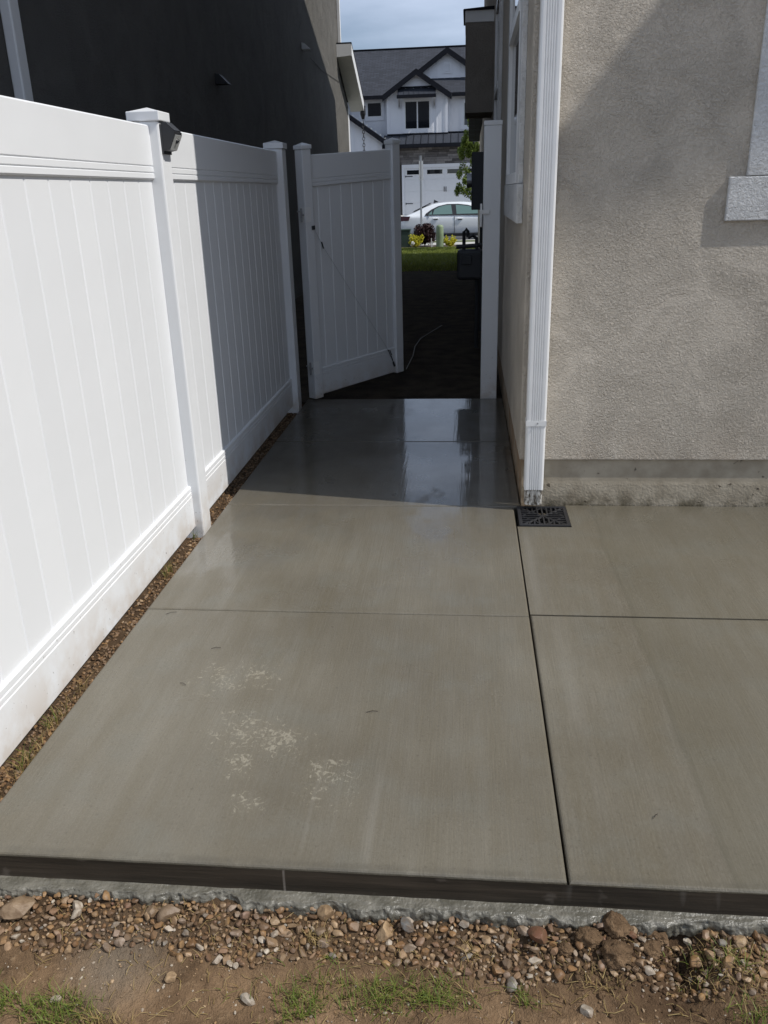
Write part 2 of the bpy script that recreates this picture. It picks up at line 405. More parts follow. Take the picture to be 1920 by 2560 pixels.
# ================================================================== SETTING
# sheet of ground to the horizon, behind and beyond
def gz(y):
    ks = ((-400, -.22), (6.70, -.22), (6.76, -.03), (27, -.06), (31.4, -.07), (31.5, -.26), (40.5, -.26), (42, -.1), (49, .40), (62, .5), (600, .5))
    for (a, za), (b, zb) in zip(ks, ks[1:]):
        if a <= y <= b: return za+(zb-za)*(y-a)/(b-a)
    return .5
gm = MB(); ys = [-400, -60, 0, 6.70, 6.76, 12, 20, 27, 31.4, 31.5, 40.5, 42, 49, 62, 120, 600]; xs = [-400, -40, 40, 400]
for yv in ys:
    for xv in xs: gm.v.append((xv, yv, gz(yv)))
for j in range(len(ys)-1):
    for i in range(3):
        a = j*4+i; gm.f.append((a, a+1, a+5, a+4)); gm.tone.append(0)
put('ground', gm, soil_m, kind='structure')
def strip(name, y0, y1, dz, m, x0=-60, x1=60):
    mb = MB(); yy_ = [y0, y1]
    return put(name, mb.quad((x0, y0, gz(y0+1e-3)+dz), (x1, y0, gz(y0+1e-3)+dz), (x1, y1, gz(y1-1e-3)+dz), (x0, y1, gz(y1-1e-3)+dz)), m, kind='structure')
strip('lawn', 20.5, 27.0, .006, L_, -2.85, 2.0)
strip('planting_bed', 27.0, 28.6, .008, mulch)
strip('pavement', 28.6, 30.0, .012, pave)
strip('verge', 30.0, 31.2, .006, L_)
strip('road', 31.5, 40.5, .004, asphalt)
mb = MB().box(-60, 31.22, -.25, 60, 31.5, -.055, .01); put('kerb', mb, pave, kind='structure')
mb = MB().box(-60, 40.5, -.25, 60, 40.75, -.09, .01); put('far_kerb', mb, pave, kind='structure')
strip('driveway', 42.0, 48.9, .01, pave, -4.6, 2.4)

# concrete patio: sub-base carrying the form-marked front face, slabs on it
XJ = .262; YF = 1.615; SL = -1.325
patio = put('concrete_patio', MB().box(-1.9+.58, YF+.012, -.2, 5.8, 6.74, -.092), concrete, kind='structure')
def slab(x0, y0, x1, y1, dz=0., front=False):
    c = .009
    bm = bmesh.new(); bmesh.ops.create_cube(bm, size=1)
    for q in bm.verts:
        q.co = Vector((x0+(q.co.x+.5)*(x1-x0), y0+(q.co.y+.5)*(y1-y0), -.09+(q.co.z+.5)*(.09+dz)))
    top = [e for e in bm.edges if all(v.co.z > -.01 for v in e.verts)]
    bmesh.ops.bevel(bm, geom=top, offset=c, segments=3, affect='EDGES', profile=.5)
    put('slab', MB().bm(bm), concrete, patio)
g = .0022
YJ = [YF, 2.992, 4.232, 5.478, 6.745]
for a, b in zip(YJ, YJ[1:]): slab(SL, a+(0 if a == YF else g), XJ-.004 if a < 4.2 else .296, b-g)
# right hand column of slabs, notched round the drain at the house corner
DX0, DX1, DY0, DY1 = .270, .535, 3.95, 4.231
XR = [XJ+.0015, 1.62, 3.0, 4.4, 5.8]
for i, (xa, xb) in enumerate(zip(XR, XR[1:])):
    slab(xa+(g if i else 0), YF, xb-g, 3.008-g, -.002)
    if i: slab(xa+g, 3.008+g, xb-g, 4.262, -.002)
rb = MB()   # the notched one: polygon with a chamfered rim
pl = [(XR[0], 3.008+g), (XR[1]-g, 3.008+g), (XR[1]-g, 4.262), (DX1, 4.262), (DX1, DY0), (XR[0], DY0)]
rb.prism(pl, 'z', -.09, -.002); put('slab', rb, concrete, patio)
# form-marked face of the patio edge (dark, damp) and the slurry that crept under the form
fm = MB()
N = 220
def face_pt(u, v):
    X = SL+u*(5.8-SL)
    return (X, YF-.004-.002*v+.0015*fbm(X*9, v*2), -.006-.07*v+.004*fbm(X*3.1, 4.)*(1-abs(v)))
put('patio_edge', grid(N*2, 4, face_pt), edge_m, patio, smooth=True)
def ledge_pt(u, v):
    X = -1.42+u*2.45
    wv = .032+.022*fbm(X*2.1, 1.)+.016*fbm(X*7, 3.)+.007*fbm(X*24, 5.)
    wv = max(.012, wv)
    if v <= .6:                      # smooth skirt where the form board stood
        t = v/.6
        return (X, YF-.002-t*wv, -.0715-.004*t+.0012*fbm(X*20, t*3)+.004*t*t*fbm(X*16, 2., t))
    t = (v-.6)/.4                    # rounded, lumpy lip rolling over onto the stones
    n_ = fbm(X*30, t*2.0, 3.); n2_ = fbm(X*75, t*4, 7.)
    Y = YF-.002-wv-.011*math.sin(t*math.pi*.6)*(1+.8*n_)-.003*n2_
    Z = -.0755+.0045*n_*math.sin(t*math.pi)+.0022*n2_-.04*(1-math.cos(t*math.pi*.5))+.004*fbm(X*16, 2., 1.)
    return (X, Y, Z)
put('slurry_ledge', grid(900, 26, ledge_pt), slurry, patio, smooth=True)

# foreground dirt
HOLE = Vector((.515, 1.505))
def dirt_z(X, Y):
    t = 1.6-Y
    h = -.094-.21*t if t < .2 else -.136-.06*(t-.2)
    h += .012*fbm(X*3, Y*3)+.007*fbm(X*14, Y*14, 3.)+.0035*fbm(X*45, Y*45, 6.)+.0018*fbm(X*120, Y*120, 1.)
    d = math.hypot((X-HOLE.x)/.06, (Y-HOLE.y)/.09); h -= .065*math.exp(-d*d)
    d = math.hypot((X-.36)/.13, (Y-1.52)/.07); h += .018*math.exp(-d*d)
    d = math.hypot((X-.63)/.14, (Y-1.47)/.08); h += .022*math.exp(-d*d)
    return h
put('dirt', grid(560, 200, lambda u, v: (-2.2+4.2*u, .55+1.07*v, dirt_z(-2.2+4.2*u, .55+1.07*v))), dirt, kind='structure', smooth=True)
put('back_yard', MB().quad((-30, -40, -.19), (30, -40, -.19), (30, .7, -.19), (-30, .7, -.19)), dirt, kind='structure')
def sz(X, Y): return -.045+.010*fbm(X*20, Y*9)+.006*fbm(X*60, Y*60, 2.)
put('soil_strip', grid(14, 500, lambda u, v: (-1.46+.15*u, 1.62+5.2*v, sz(-1.46+.15*u, 1.62+5.2*v))), dirt, kind='structure', smooth=True)

put('bounce_paving', MB().quad((-9, 22.3, .0), (-3.05, 22.3, .0), (-3.05, 31.2, -.03), (-9, 31.2, -.03)), pave, kind='structure')  # unseen pale paving, added to bounce sunlight up to the neighbour's soffit

# ------------------------------------------------------------------ stones
ICO = {}
def ico(sub):
    if sub not in ICO:
        bm = bmesh.new(); bmesh.ops.create_icosphere(bm, subdivisions=sub, radius=1)
        bm.verts.ensure_lookup_table()
        ICO[sub] = ([v.co.copy() for v in bm.verts], [tuple(v.index for v in f.verts) for f in bm.faces]); bm.free()
    return ICO[sub]
def stone(mb, p, r, sub=2, tone=None, flat=.7, ang=.35):
    vs, fs = ico(sub); i = len(mb.v); sd = random.uniform(0, 100)
    tone = random.random() if tone is None else tone
    q = Matrix.Rotation(random.uniform(0, 6.28), 3, 'Z') @ Matrix.Rotation(random.uniform(-.6, .6), 3, 'X') @ Matrix.Rotation(random.uniform(-.5, .5), 3, 'Y')
    ax = Vector((random.uniform(.85, 1.35), random.uniform(.7, 1.05), random.uniform(flat*.75, flat*1.1)))
    planes = [(Vector((random.gauss(0, 1), random.gauss(0, 1), random.gauss(0, 1))).normalized(), random.uniform(.46, .82)) for _ in range(9)]
    for v in vs:
        d = v*(1+ang*.5*noise.noise(v*1.1+Vector((sd, 0, 0))))
        for n_, k in planes:
            t = d.dot(n_)
            if t > k: d = d-n_*(t-k)*.96
        d = Vector((d.x*ax.x, d.y*ax.y, d.z*ax.z))*r
        mb.v.append(tuple(Vector(p)+q@d))
    for f in fs: mb.f.append(tuple(i+k for k in f)); mb.tone.append(tone)
gv = MB()
def band(X):   # how far the gravel reaches from the patio at X
    return .135+.05*fbm(X*2.2, 9.)+.02*fbm(X*9, 2.)
placed = []
tries = 0
while len(placed) < 1900 and tries < 60000:
    tries += 1
    X = random.uniform(-1.5, 1.15); t = random.random()**1.25
    Y = 1.575-t*band(X)
    if .27 < X < .58 and random.random() < .85 and Y < 1.56: continue
    r = random.choice((.005, .006, .008, .009, .010, .011, .012, .013, .014, .017))
    if fbm(X*6, Y*9, 4.) > .30 and random.random() < .7: continue
    if any((X-a)**2+(Y-b)**2 < ((r+c_)*.74)**2 for a, b, c_ in placed): continue
    placed.append((X, Y, r))
    stone(gv, (X, Y, dirt_z(X, Y)+r*.35+random.uniform(-.006, .006)*(1-t)), r, 3 if r > .012 else 2)
for _ in range(1500):
    X = random.uniform(-1.5, 1.15); Y = 1.1+.46*random.random()**.7; r = random.choice((.002, .002, .003, .003, .004, .005))
    stone(gv, (X, Y, dirt_z(X, Y)+r*.2), r, 1, tone=random.choice((random.random(), .93, .7)))
put('gravel', gv, pebble, kind='stuff', smooth=True, tones=True, sharp=22)
gs = MB()
for _ in range(2300):
    Y = 1.66+(6.4-1.66)*random.random()**1.7; X = random.uniform(-1.43, -1.33)
    r = random.uniform(.004, .0105)
    stone(gs, (X, Y, sz(X, Y)+r*.3), r, 1, tone=random.choice((random.random()*.8, .3, .1, .5)))
put('fence_gravel', gs, pebble, kind='stuff', smooth=True, tones=True, sharp=30)
ROCKS = (
 (-.743, 1.542, .030, 0.58, 'rounded grey-brown cobble half sunk in the gravel, largest round stone at left'),
 (-.79, 1.545, .018, 0.60, 'small brown stone leaning on the left side of the rounded cobble'),
 (-.190, 1.530, .031, 0.70, 'large reddish tan rock lying in the middle of the gravel'),
 (-.135, 1.553, .024, 1.0, 'grey rock right behind the large tan rock in the middle'),
 (.185, 1.532, .028, .85, 'dark red rock at the right end of the pebble band'),
 (-.689, 1.385, .020, .70, 'lone tan stone out on the bare dirt at left'),
 (-.343, 1.566, .026, .72, 'long pale tan stone against the slurry ledge'),
 (-1.135, 1.530, .036, .60, 'muddy flat rock at the far left of the gravel'),
 (-.439, 1.515, .017, .75, 'rounded pinkish stone in front of the long pale stone'),
 (-.490, 1.345, .020, .95, 'upright pale shard standing in the dirt beside green grass'),
 (-.567, 1.436, .014, .74, 'brown stone on the dirt below the pebble band'),
 (.176, 1.478, .014, .93, 'white pebble on bare dirt below the dark red rock'),
 (.159, 1.445, .011, .94, 'small white chip beside the white pebble on the dirt'),
 (.283, 1.372, .020, .95, 'long white stone near the bottom edge, right of centre'),
 (-.945, 1.318, .013, .93, 'little white stone at the edge of the left grass tuft'),
 (.600, 1.575, .017, .42, 'orange stone at the right in front of the slurry'),
 (.660, 1.563, .021, .70, 'tan block of stone at the far right of the gravel'),
 (-.99, 1.548, .020, .93, 'whitish crusted stone at left near the muddy rock'),
)
for X, Y, r, tone, lab in ROCKS:
    mb = MB(); stone(mb, (0, 0, r*.3), r, 3, tone, flat=.72)
    o = link('rock', mb.mesh('rock', pebble, True, True, 20), None, (X, Y, dirt_z(X, Y)))
    tag(o, lab, 'rock', 'larger rocks in the gravel')
CLODS = ((.362, 1.492, .031, 'largest crumbly brown dirt clod, beside the hole'), (.305, 1.530, .024, 'dark soil clod left behind the largest clod'),
         (.372, 1.562, .030, 'upright root-bound sod clod behind the largest clod'), (.450, 1.530, .022, 'small round soil clod between the sod clod and the hole'),
         (.245, 1.505, .016, 'smallest soil clod, left of the others'), (.475, 1.565, .020, 'soil lump against the slurry above the hole'))
for X, Y, r, lab in CLODS:
    vs, fs = ico(4); mb = MB(); sd = random.uniform(0, 50)
    for v in vs:
        k = 1+.35*noise.noise(v*1.3+Vector((sd, 0, 0)))+.22*fbm(v.x*3.5+sd, v.y*3.5, v.z*3.5)+.1*fbm(v.x*11, v.y*11+sd, v.z*11)
        mb.v.append((v.x*r*k*1.15, v.y*r*k, v.z*r*k*.85+r*.35))
    for f in fs: mb.f.append(f); mb.tone.append(0)
    tag(link('dirt_clod', mb.mesh('dirt_clod', dirt, True), None, (X, Y, dirt_z(X, Y))), lab, 'clod', 'dug-up clods of dirt')
# crumbs of soil round the dig
cb = MB()
for _ in range(500):
    X = random.gauss(.40, .13); Y = random.gauss(1.50, .05); r = random.uniform(.003, .010)
    if Y > 1.58: continue
    stone(cb, (X, Y, dirt_z(X, Y)+r*.3), r, 1)
put('soil_crumbs', cb, dirt, kind='stuff', smooth=True)

# ------------------------------------------------------------------ grass
def blade(mb, p, h, lean, az, wd, tone):
    p = Vector(p); d = Vector((math.cos(az), math.sin(az), 0)); s_ = Vector((-d.y, d.x, 0))*wd; pr = None
    for k in range(4):
        t = k/3; c_ = p+Vector((0, 0, h*(t-.25*lean*t*t)))+d*(h*lean*t*t)
        a, b = c_-s_*(1-t*.92), c_+s_*(1-t*.92)
        if pr: mb.quad(pr[0], pr[1], b, a, tone=tone)
        pr = (a, b)
def tufts(name, spots, m, hr, zf):
    mb = MB()
    for X, Y, rx, ry, n in spots:
        for _ in range(n):
            a, b = X+random.gauss(0, rx), Y+random.gauss(0, ry)
            blade(mb, (a, b, zf(a, b)-.002), random.uniform(*hr), random.uniform(.2, 1.3), random.uniform(0, 6.28), random.uniform(.0009, .0019), random.random())
    return put(name, mb, m, kind='stuff', tones=True)
tufts('grass', ((-.93, 1.285, .05, .025, 300), (-1.06, 1.30, .03, .02, 120), (-.36, 1.335, .04, .025, 150), (-.06, 1.385, .045, .022, 190), (-.18, 1.375, .05, .025, 150),
                (.143, 1.39, .012, .012, 40), (.60, 1.495, .06, .03, 80), (-.27, 1.36, .1, .02, 110), (.66, 1.37, .04, .02, 80), (-.33, 1.42, .03, .03, 40)), grass_m, (.018, .05), dirt_z)
tufts('dry_grass', ((-.355, 1.50, .02, .012, 70), (.03, 1.49, .015, .012, 45), (.32, 1.43, .025, .015, 55), (.60, 1.50, .07, .035, 190), (.66, 1.40, .06, .03, 90), (-.83, 1.27, .05, .012, 120),
                    (-.2, 1.38, .15, .04, 90), (-.5, 1.42, .4, .06, 70), (-.72, 1.55, .03, .02, 20), (.05, 1.42, .3, .06, 60)), straw_m, (.012, .035), dirt_z)
tufts('strip_grass', ((-1.385, 3.40, .012, .03, 22), (-1.375, 2.27, .012, .04, 18), (-1.37, 2.02, .012, .03, 20), (-1.39, 3.85, .006, .01, 14)), grass_m, (.03, .10), sz)
tufts('dry_strip_grass', ((-1.37, 2.24, .012, .05, 60), (-1.36, 2.02, .015, .04, 70), (-1.37, 2.42, .015, .03, 30), (-1.385, 3.42, .012, .03, 35), (-1.37, 1.8, .02, .08, 60), (-1.39, 3.86, .008, .012, 16)), straw_m, (.02, .06), sz)
lt = MB()
for _ in range(520):
    X = random.uniform(-1.3, 1.0); Y = random.uniform(1.12, 1.56); a = random.uniform(0, 6.28); l_ = random.uniform(.006, .024); q = Vector((math.cos(a), math.sin(a), 0))*l_
    p = Vector((X, Y, 0)); z0 = dirt_z(X, Y)+.004
    e1, e2 = p-q, p+q; m_ = p+Vector((-q.y, q.x, 0))*random.uniform(-.3, .3)
    lt.tube([(e1.x, e1.y, dirt_z(e1.x, e1.y)+.002), (m_.x, m_.y, z0+random.uniform(0, .005)), (e2.x, e2.y, dirt_z(e2.x, e2.y)+.002)], random.uniform(.0005, .0010), 4, tone=random.random())
put('straw_litter', lt, straw_m, kind='stuff', tones=True)
lw = MB()
for _ in range(30000):
    Y = 27.0-8.*random.random()**1.5; X = random.uniform(-2.8, .6)
    s_ = random.uniform(.006, .012)
    h = random.uniform(.03, .065); az = random.uniform(0, 6.28); zg = gz(Y)
    c_ = Vector((X, Y, zg)); d = Vector((math.cos(az), math.sin(az), 0))
    lw.quad(c_-d*s_, c_+d*s_, c_+Vector((random.uniform(-.03, .03), random.uniform(-.03, .03), h)), tone=random.random())
put('lawn_grass', lw, lawn_m, kind='stuff', tones=True)

# ================================================================== FENCE
def rail_profile(x0, x1, z0, z1, grooves, c=.006):
    """closed outline in (x, z): rounded alley side with routed grooves, plain back"""
    p = [(x0, z0), (x1-c, z0), (x1, z0+c)]
    for gzv in sorted(grooves): p += [(x1, gzv-.004), (x1-.004, gzv-.0015), (x1-.004, gzv+.0015), (x1, gzv+.004)]
    return p+[(x1, z1-c), (x1-c, z1), (x0, z1)]
def cap_mesh(x0, y0, x1, y1, z, h=.040, top=.019, e=.010):
    mb = MB().box(x0-e, y0-e, z, x1+e, y1+e, z+h, .004)
    cx, cy = (x0+x1)/2, (y0+y1)/2; q = [(x0-e+.005, y0-e+.005), (x1+e-.005, y0-e+.005), (x1+e-.005, y1+e-.005), (x0-e+.005, y1+e-.005)]
    for k in range(4): mb.quad((*q[k], z+h-.001), (*q[(k+1) % 4], z+h-.001), (cx, cy, z+h+top))
    return mb
FX1 = -1.388
fence = thing('privacy_fence', (-1.41, 3.9, -.05), 'white vinyl privacy fence of vertical boards along the left edge of the path', 'fence')
def fence_post(y0):
    p = put('post', MB().box(-1.472, y0, -.25, -1.345, y0+.127, 1.918, .008), vinyl, fence)
    put('cap', cap_mesh(-1.472, y0, -1.345, y0+.127, 1.918), vinyl, p)
bmesh_board = MB().box(-.009, .0002, .232, .009, .1538, 1.69, .0055, seg=1).mesh('board', board_m)
for py in (1.27, 3.862, 6.452): fence_post(py)
for ya, yb in ((1.397, 3.862), (3.989, 6.452)):
    put('top_rail', MB().prism(rail_profile(-1.434, FX1, 1.681, 1.903, (1.709, 1.736)), 'y', ya, yb), vinyl, fence)
    put('bottom_rail', MB().prism(rail_profile(-1.434, FX1, .012, .236, (.184, .207)), 'y', ya, yb), vinyl, fence)
    n = int(round((yb-ya)/.163)); pit_ = (yb-ya)/n
    for k in range(n):
        o = link('board', bmesh_board, fence, Vector((-1.4105, ya+k*pit_, 0))-wpos(fence)); o.scale = (1, pit_/.154, 1)
put('top_rail', MB().prism(rail_profile(-1.434, FX1, 1.681, 1.903, (1.709, 1.736)), 'y', -1.2, 1.27), vinyl, fence)
put('bottom_rail', MB().prism(rail_profile(-1.434, FX1, .012, .236, (.184, .207)), 'y', -1.2, 1.27), vinyl, fence)
for k in range(15):
    o = link('board', bmesh_board, fence, Vector((-1.4105, -1.2+k*.1647, 0))-wpos(fence)); o.scale = (1, .1647/.154, 1)

# solar step light on the near post
sol = thing('solar_light', (-1.345, 3.925, 1.80), 'black wedge solar light fixed under the cap of the near fence post', 'light')
mb = MB()
def wedge(x0, prof, y0, y1): return MB().prism([(x0+a, b) for a, b in prof], 'y', y0, y1)
put('back_plate', MB().box(-1.3445, 3.872, 1.785, -1.338, 3.985, 1.905, .002), dark_metal, sol)
put('housing', wedge(-1.338, ((0, 1.797), (.026, 1.802), (.056, 1.862), (.056, 1.874), (.012, 1.915), (0, 1.915)), 3.876, 3.981), black_m, sol)
dx, dz_ = .032, .063
L0 = Vector((-1.338+.0272, 3.888, 1.8035)); L1 = Vector((-1.338+.0567, 3.888, 1.8625)); nrm = Vector((.891, 0, -.453))*.004
put('lens', MB().hexa([L0, L0+Vector((0, .081, 0)), L1+Vector((0, .081, 0)), L1, L0+nrm, L0+Vector((0, .081, 0))+nrm, L1+Vector((0, .081, 0))+nrm, L1+nrm]), grey_panel, sol)
A = Vector((-1.338+.015, 3.884, 1.9130)); B = Vector((-1.338+.053, 3.884, 1.8775)); up = Vector((.0021, 0, .0022))
put('solar_panel', MB().hexa([A, B, B+Vector((0, .089, 0)), A+Vector((0, .089, 0)), A+up, B+up, B+Vector((0, .089, 0))+up, A+Vector((0, .089, 0))+up]), dark_metal, sol)
sp_ = Vector((-1.338+.0560, 3.922, 1.846))
put('sensor', MB().tube([sp_+Vector((-.008, 0, -.006)), sp_+Vector((-.001, 0, -.012))], .010, 12), black_m, sol)

# ================================================================== GATE (local coords: x along the leaf from the hinge)
gate = thing('gate', (-1.283, 6.735, -.005), 'white vinyl board gate standing open beyond the fence end', 'gate')
gate.rotation_euler = (0, 0, R(50))
RAKE = .055
GW = 1.055
def gput(name, mb, m, parent=None, **k):
    mb.v = [(a, b, c+RAKE*a) for a, b, c in mb.v]   # the leaf is hung a little out of square
    return link(name, mb.mesh(name, m, **k), parent or gate)
s1 = gput('hinge_stile', MB().box(0, -.045, .012, .088, .045, 1.925, .006), vinyl)
gput('cap', cap_mesh(0, -.045, .088, .045, 1.925, .03, .018, .006), vinyl, s1)
s2 = gput('latch_stile', MB().box(GW-.088, -.045, .02, GW, .045, 1.925, .006), vinyl)
gput('cap', cap_mesh(GW-.088, -.045, GW, .045, 1.925, .03, .018, .006), vinyl, s2)
def yprof(z0, z1, gr): return [(y_, z_) for y_, z_ in ((-a, b) for a, b in rail_profile(-.02, .026, z0, z1, gr))]
gput('top_rail', MB().prism(yprof(1.655, 1.885, (1.685, 1.712)), 'x', .088, GW-.088), vinyl)
gput('bottom_rail', MB().prism(yprof(.03, .255, (.203, .227)), 'x', .088, GW-.088), vinyl)
bw = (GW-.176)/7.35; bx = .088
for wk in (.62, 1, 1, 1, 1, 1, 1, .73):
    gput('board', MB().box(bx+.0003, -.013, .25, bx+wk*bw-.0003, .005, 1.66, .0055, seg=1), board_m); bx += wk*bw
for zc in (.27, 1.46):
    h = gput('hinge', MB().box(-.003, -.0485, zc-.055, .055, -.0455, zc+.055, .001).box(-.0035, -.048, zc-.055, -.0005, .02, zc+.055), white_metal)
    gput('pin', MB().tube([(-.028, -.03, zc-.05), (-.028, -.03, zc+.05)], .008, 10).tube([(-.03, -.03, zc), (.0, -.03, zc)], .007, 8).tube([(-.06, -.02, zc+.03), (-.028, -.03, zc+.03)], .006, 8), galv, h)
cbp = [(.07, -.052, 1.36), (.14, -.050, 1.22)]
gput('cable', MB().tube([(.07, -.052, 1.36), (.16, -.046, 1.21), (.80, -.040, .34), (.86, -.040, .255)], .0013, 6), galv)
gput('eye_bolt', MB().box(.055, -.054, 1.345, .085, -.045, 1.375, .002), dark_metal)
gput('cable_clamp', MB().tube([(.145, -.050, 1.245), (.165, -.046, 1.195)], .006, 8), dark_metal)
gput('turnbuckle', MB().tube([(.86, -.040, .255), (.875, -.038, .235)], .004).tube([(.872, -.042, .235), (.895, -.042, .185)], .0035).tube([(.888, -.036, .245), (.911, -.036, .195)], .0035).tube([(.90, -.039, .19), (.93, -.039, .12)], .004).tube([(.925, -.04, .13), (.94, -.04, .09)], .009, 8), dark_metal)

# latch post at the house
gp = thing('gate_post', (.185, 6.885, -.02), 'white square gate post standing beside the house wall', 'post')
put('shaft', MB().box(.115, 6.82, -.2, .247, 6.947, 2.045, .007), vinyl, gp)
put('cap', cap_mesh(.115, 6.82, .247, 6.947, 2.045, .032, .006, .003), vinyl, gp)
put('latch', MB().box(.095, 6.808, 1.425, .165, 6.8195, 1.455, .002).box(.092, 6.806, 1.33, .108, 6.84, 1.50, .003).tube([(.10, 6.80, 1.40), (.10, 6.80, 1.34)], .006), white_metal, gp)

# ================================================================== OUR HOUSE
HX, HY = .282, 4.25
house = thing('house', (HX+4, HY+6, 0), 'greige stucco house filling the right side, its corner at the path', 'house')
FR = .017
put('foundation', MB().box(HX+FR, HY+FR, -.25, 11, 20, .262), fnd, house)
put('rear_wall', MB().box(HX, HY, .258, 11, HY+.2, 6.9, .006), st_house, house)
sw = MB()
RZ, RY = 10.05, 11.7
pl = [(HY+.201, .258), (19.0, .258), (19.0, 6.78), (RY, RZ-.2), (HY+.201, 6.72)]
sw.prism(pl, 'x', HX, HX+.2); put('side_wall', sw, st_house, house)
put('garage_wall', MB().box(HX+.002, 19.0, .0, HX+.3, 23.6, 2.9), st_house, house)
def roofslab(p0, p1, x0, x1, th=.16):
    (ya, za), (yb, zb) = p0, p1
    return MB().hexa([(x0, ya, za-th), (x1, ya, za-th), (x1, yb, zb-th), (x0, yb, zb-th), (x0, ya, za), (x1, ya, za), (x1, yb, zb), (x0, yb, zb)])
put('roof', roofslab((3.85, 6.92), (RY, RZ), -.05, 11.2), shingle, house)
put('roof', roofslab((RY+.001, RZ), (19.35, 6.98), -.05, 11.2), shingle, house)
put('garage_roof', roofslab((19.02, 4.1), (24.0, 2.95), 0., 11.2), shingle, house)
# rear gable wing overhang on the right (outside the picture): its shade lies on the rear wall
EX, ED = 4.4, .19*4.36
gz0 = 1.40+1.22*(EX-.04)
mb = MB().hexa([(EX, HY-ED, gz0-.12), (8.2, HY-ED, gz0-.12+.278*3.8), (8.2, HY-.004, gz0-.12+.278*3.8), (EX, HY-.004, gz0-.12),
                (EX, HY-ED, gz0), (8.2, HY-ED, gz0+.278*3.8), (8.2, HY-.004, gz0+.278*3.8), (EX, HY-.004, gz0)])
put('gable_overhang', mb, shingle, house)
mb = MB().hexa([(8.202, HY-ED, gz0-.12+.278*3.8), (12, HY-ED, gz0-.12), (12, HY-.004, gz0-.12), (8.202, HY-.004, gz0-.12+.278*3.8),
                (8.202, HY-ED, gz0+.278*3.8), (12, HY-ED, gz0), (12, HY-.004, gz0), (8.202, HY-.004, gz0+.278*3.8)])
put('gable_overhang', mb, shingle, house)
put('gable_wall', MB().prism([(EX+.05, 6.9), (11, 6.9), (11, gz0+.9), (8.2, gz0+.9), (EX+.4, gz0)], 'y', HY+.001, HY+.19), st_house, house)
# rear window with its stucco surround (mostly outside the frame)
rw = put('window', MB().box(1.461, HY-.006, 1.682, 2.029, HY-.0008, 3.118), glass_d, house)
put('pane', MB().box(2.091, HY-.006, 1.682, 2.659, HY-.0008, 3.118), glass_d, rw)
for xa, xb in ((1.268, 1.40), (2.72, 2.85)): put('casing', MB().box(xa, HY-.018, 1.626, xb, HY-.0002, 3.2, .004), st_trim, rw)
put('sill', MB().box(1.192, HY-.019, 1.432, 2.93, HY-.0004, 1.624, .005), st_trim, rw)
put('frame', MB().box(1.402, HY-.012, 1.628, 2.718, HY-.0006, 1.68).box(1.402, HY-.012, 3.12, 2.718, HY-.0006, 3.2).box(1.402, HY-.012, 1.681, 1.46, HY-.0006, 3.119).box(2.66, HY-.012, 1.681, 2.718, HY-.0006, 3.119).box(2.03, HY-.012, 1.681, 2.09, HY-.0006, 3.119), frame_w, rw)
# side windows facing the alley
def side_window(y0, y1, z1):
    tx = HX-.028; q = .16
    a, b = y0+.04+q, y1-.04-q; zm = 2.44
    wn = put('window', MB().box(HX-.010, a+.061, 1.686, HX-.0008, b-.061, zm-.001), glass_d, house)
    for ya, yb in ((y0+.04, y0+.04+q), (y1-.04-q, y1-.04)): put('casing', MB().box(tx, ya, 1.626, HX-.0002, yb, z1, .004), st_trim, wn)
    put('sill', MB().box(tx-.004, y0, 1.43, HX-.0004, y1, 1.624, .004), st_trim, wn)
    put('frame', MB().box(HX-.030, a+.001, 1.627, HX-.0006, a+.06, z1).box(HX-.030, b-.06, 1.627, HX-.0006, b-.001, z1).box(HX-.030, a+.061, 1.627, HX-.0006, b-.061, 1.685).box(HX-.034, a+.061, zm, HX-.0006, b-.061, zm+.06).box(HX-.030, a+.061, z1-.06, HX-.0006, b-.061, z1), frame_w, wn)
    put('pane', MB().box(HX-.016, a+.061, zm+.061, HX-.0008, b-.061, z1-.061), glass_d, wn)
side_window(4.62, 6.25, 3.25); side_window(8.05, 9.6, 3.25)
# boxed-out bay high on the alley side
bo = put('bay', MB().box(-.047, 11.0, 2.46, HX-.001, 11.9, 3.40), st_bump, house)
put('fascia', MB().box(-.052, 10.99, 3.402, HX-.001, 11.91, 3.52), frame_w, bo)
put('bay_roof', MB().hexa([(-.075, 10.97, 3.522), (HX-.001, 10.97, 3.522), (HX-.001, 11.93, 3.522), (-.075, 11.93, 3.522), (-.07, 10.97, 3.535), (HX-.001, 10.97, 3.555), (HX-.001, 11.93, 3.555), (-.07, 11.93, 3.535)]), black_trim, bo)
# downspout at the corner
DXa, DXb, DYf, DYb = .306, .405, HY-.082, HY-.008
prof = [(DXa+.006, DYb), (DXa, DYb-.006), (DXa, DYf+.008), (DXa+.003, DYf+.003), (DXa+.010, DYf)]
nfl = 5; fw = (DXb-DXa-.044)/nfl
for k in range(nfl):
    q = DXa+.022+k*fw
    prof += [(q, DYf), (q+fw*.20, DYf+.0040), (q+fw*.34, DYf+.0046), (q+fw*.48, DYf+.0040), (q+fw*.68, DYf+.0003)]
prof += [(DXb-.022, DYf), (DXb-.010, DYf), (DXb-.003, DYf+.003), (DXb, DYf+.008), (DXb, DYb-.006), (DXb-.006, DYb)]
ds = put('downspout', MB().prism(prof, 'z', .118, 6.75), white_metal, house)
cxm, cym = (DXa+DXb)/2, (DYf+DYb)/2
mb = MB(); n = len(prof); i0 = 0; rings = ((.1178, .985), (.105, .93), (.06, .90), (.036, .905))
for zc, sc in rings:
    for k, (a, b) in enumerate(prof): mb.v.append((cxm+(a-cxm)*sc, cym+(b-cym)*sc, zc-(.005*math.sin((a-DXa)*31) if zc < .05 else 0)))
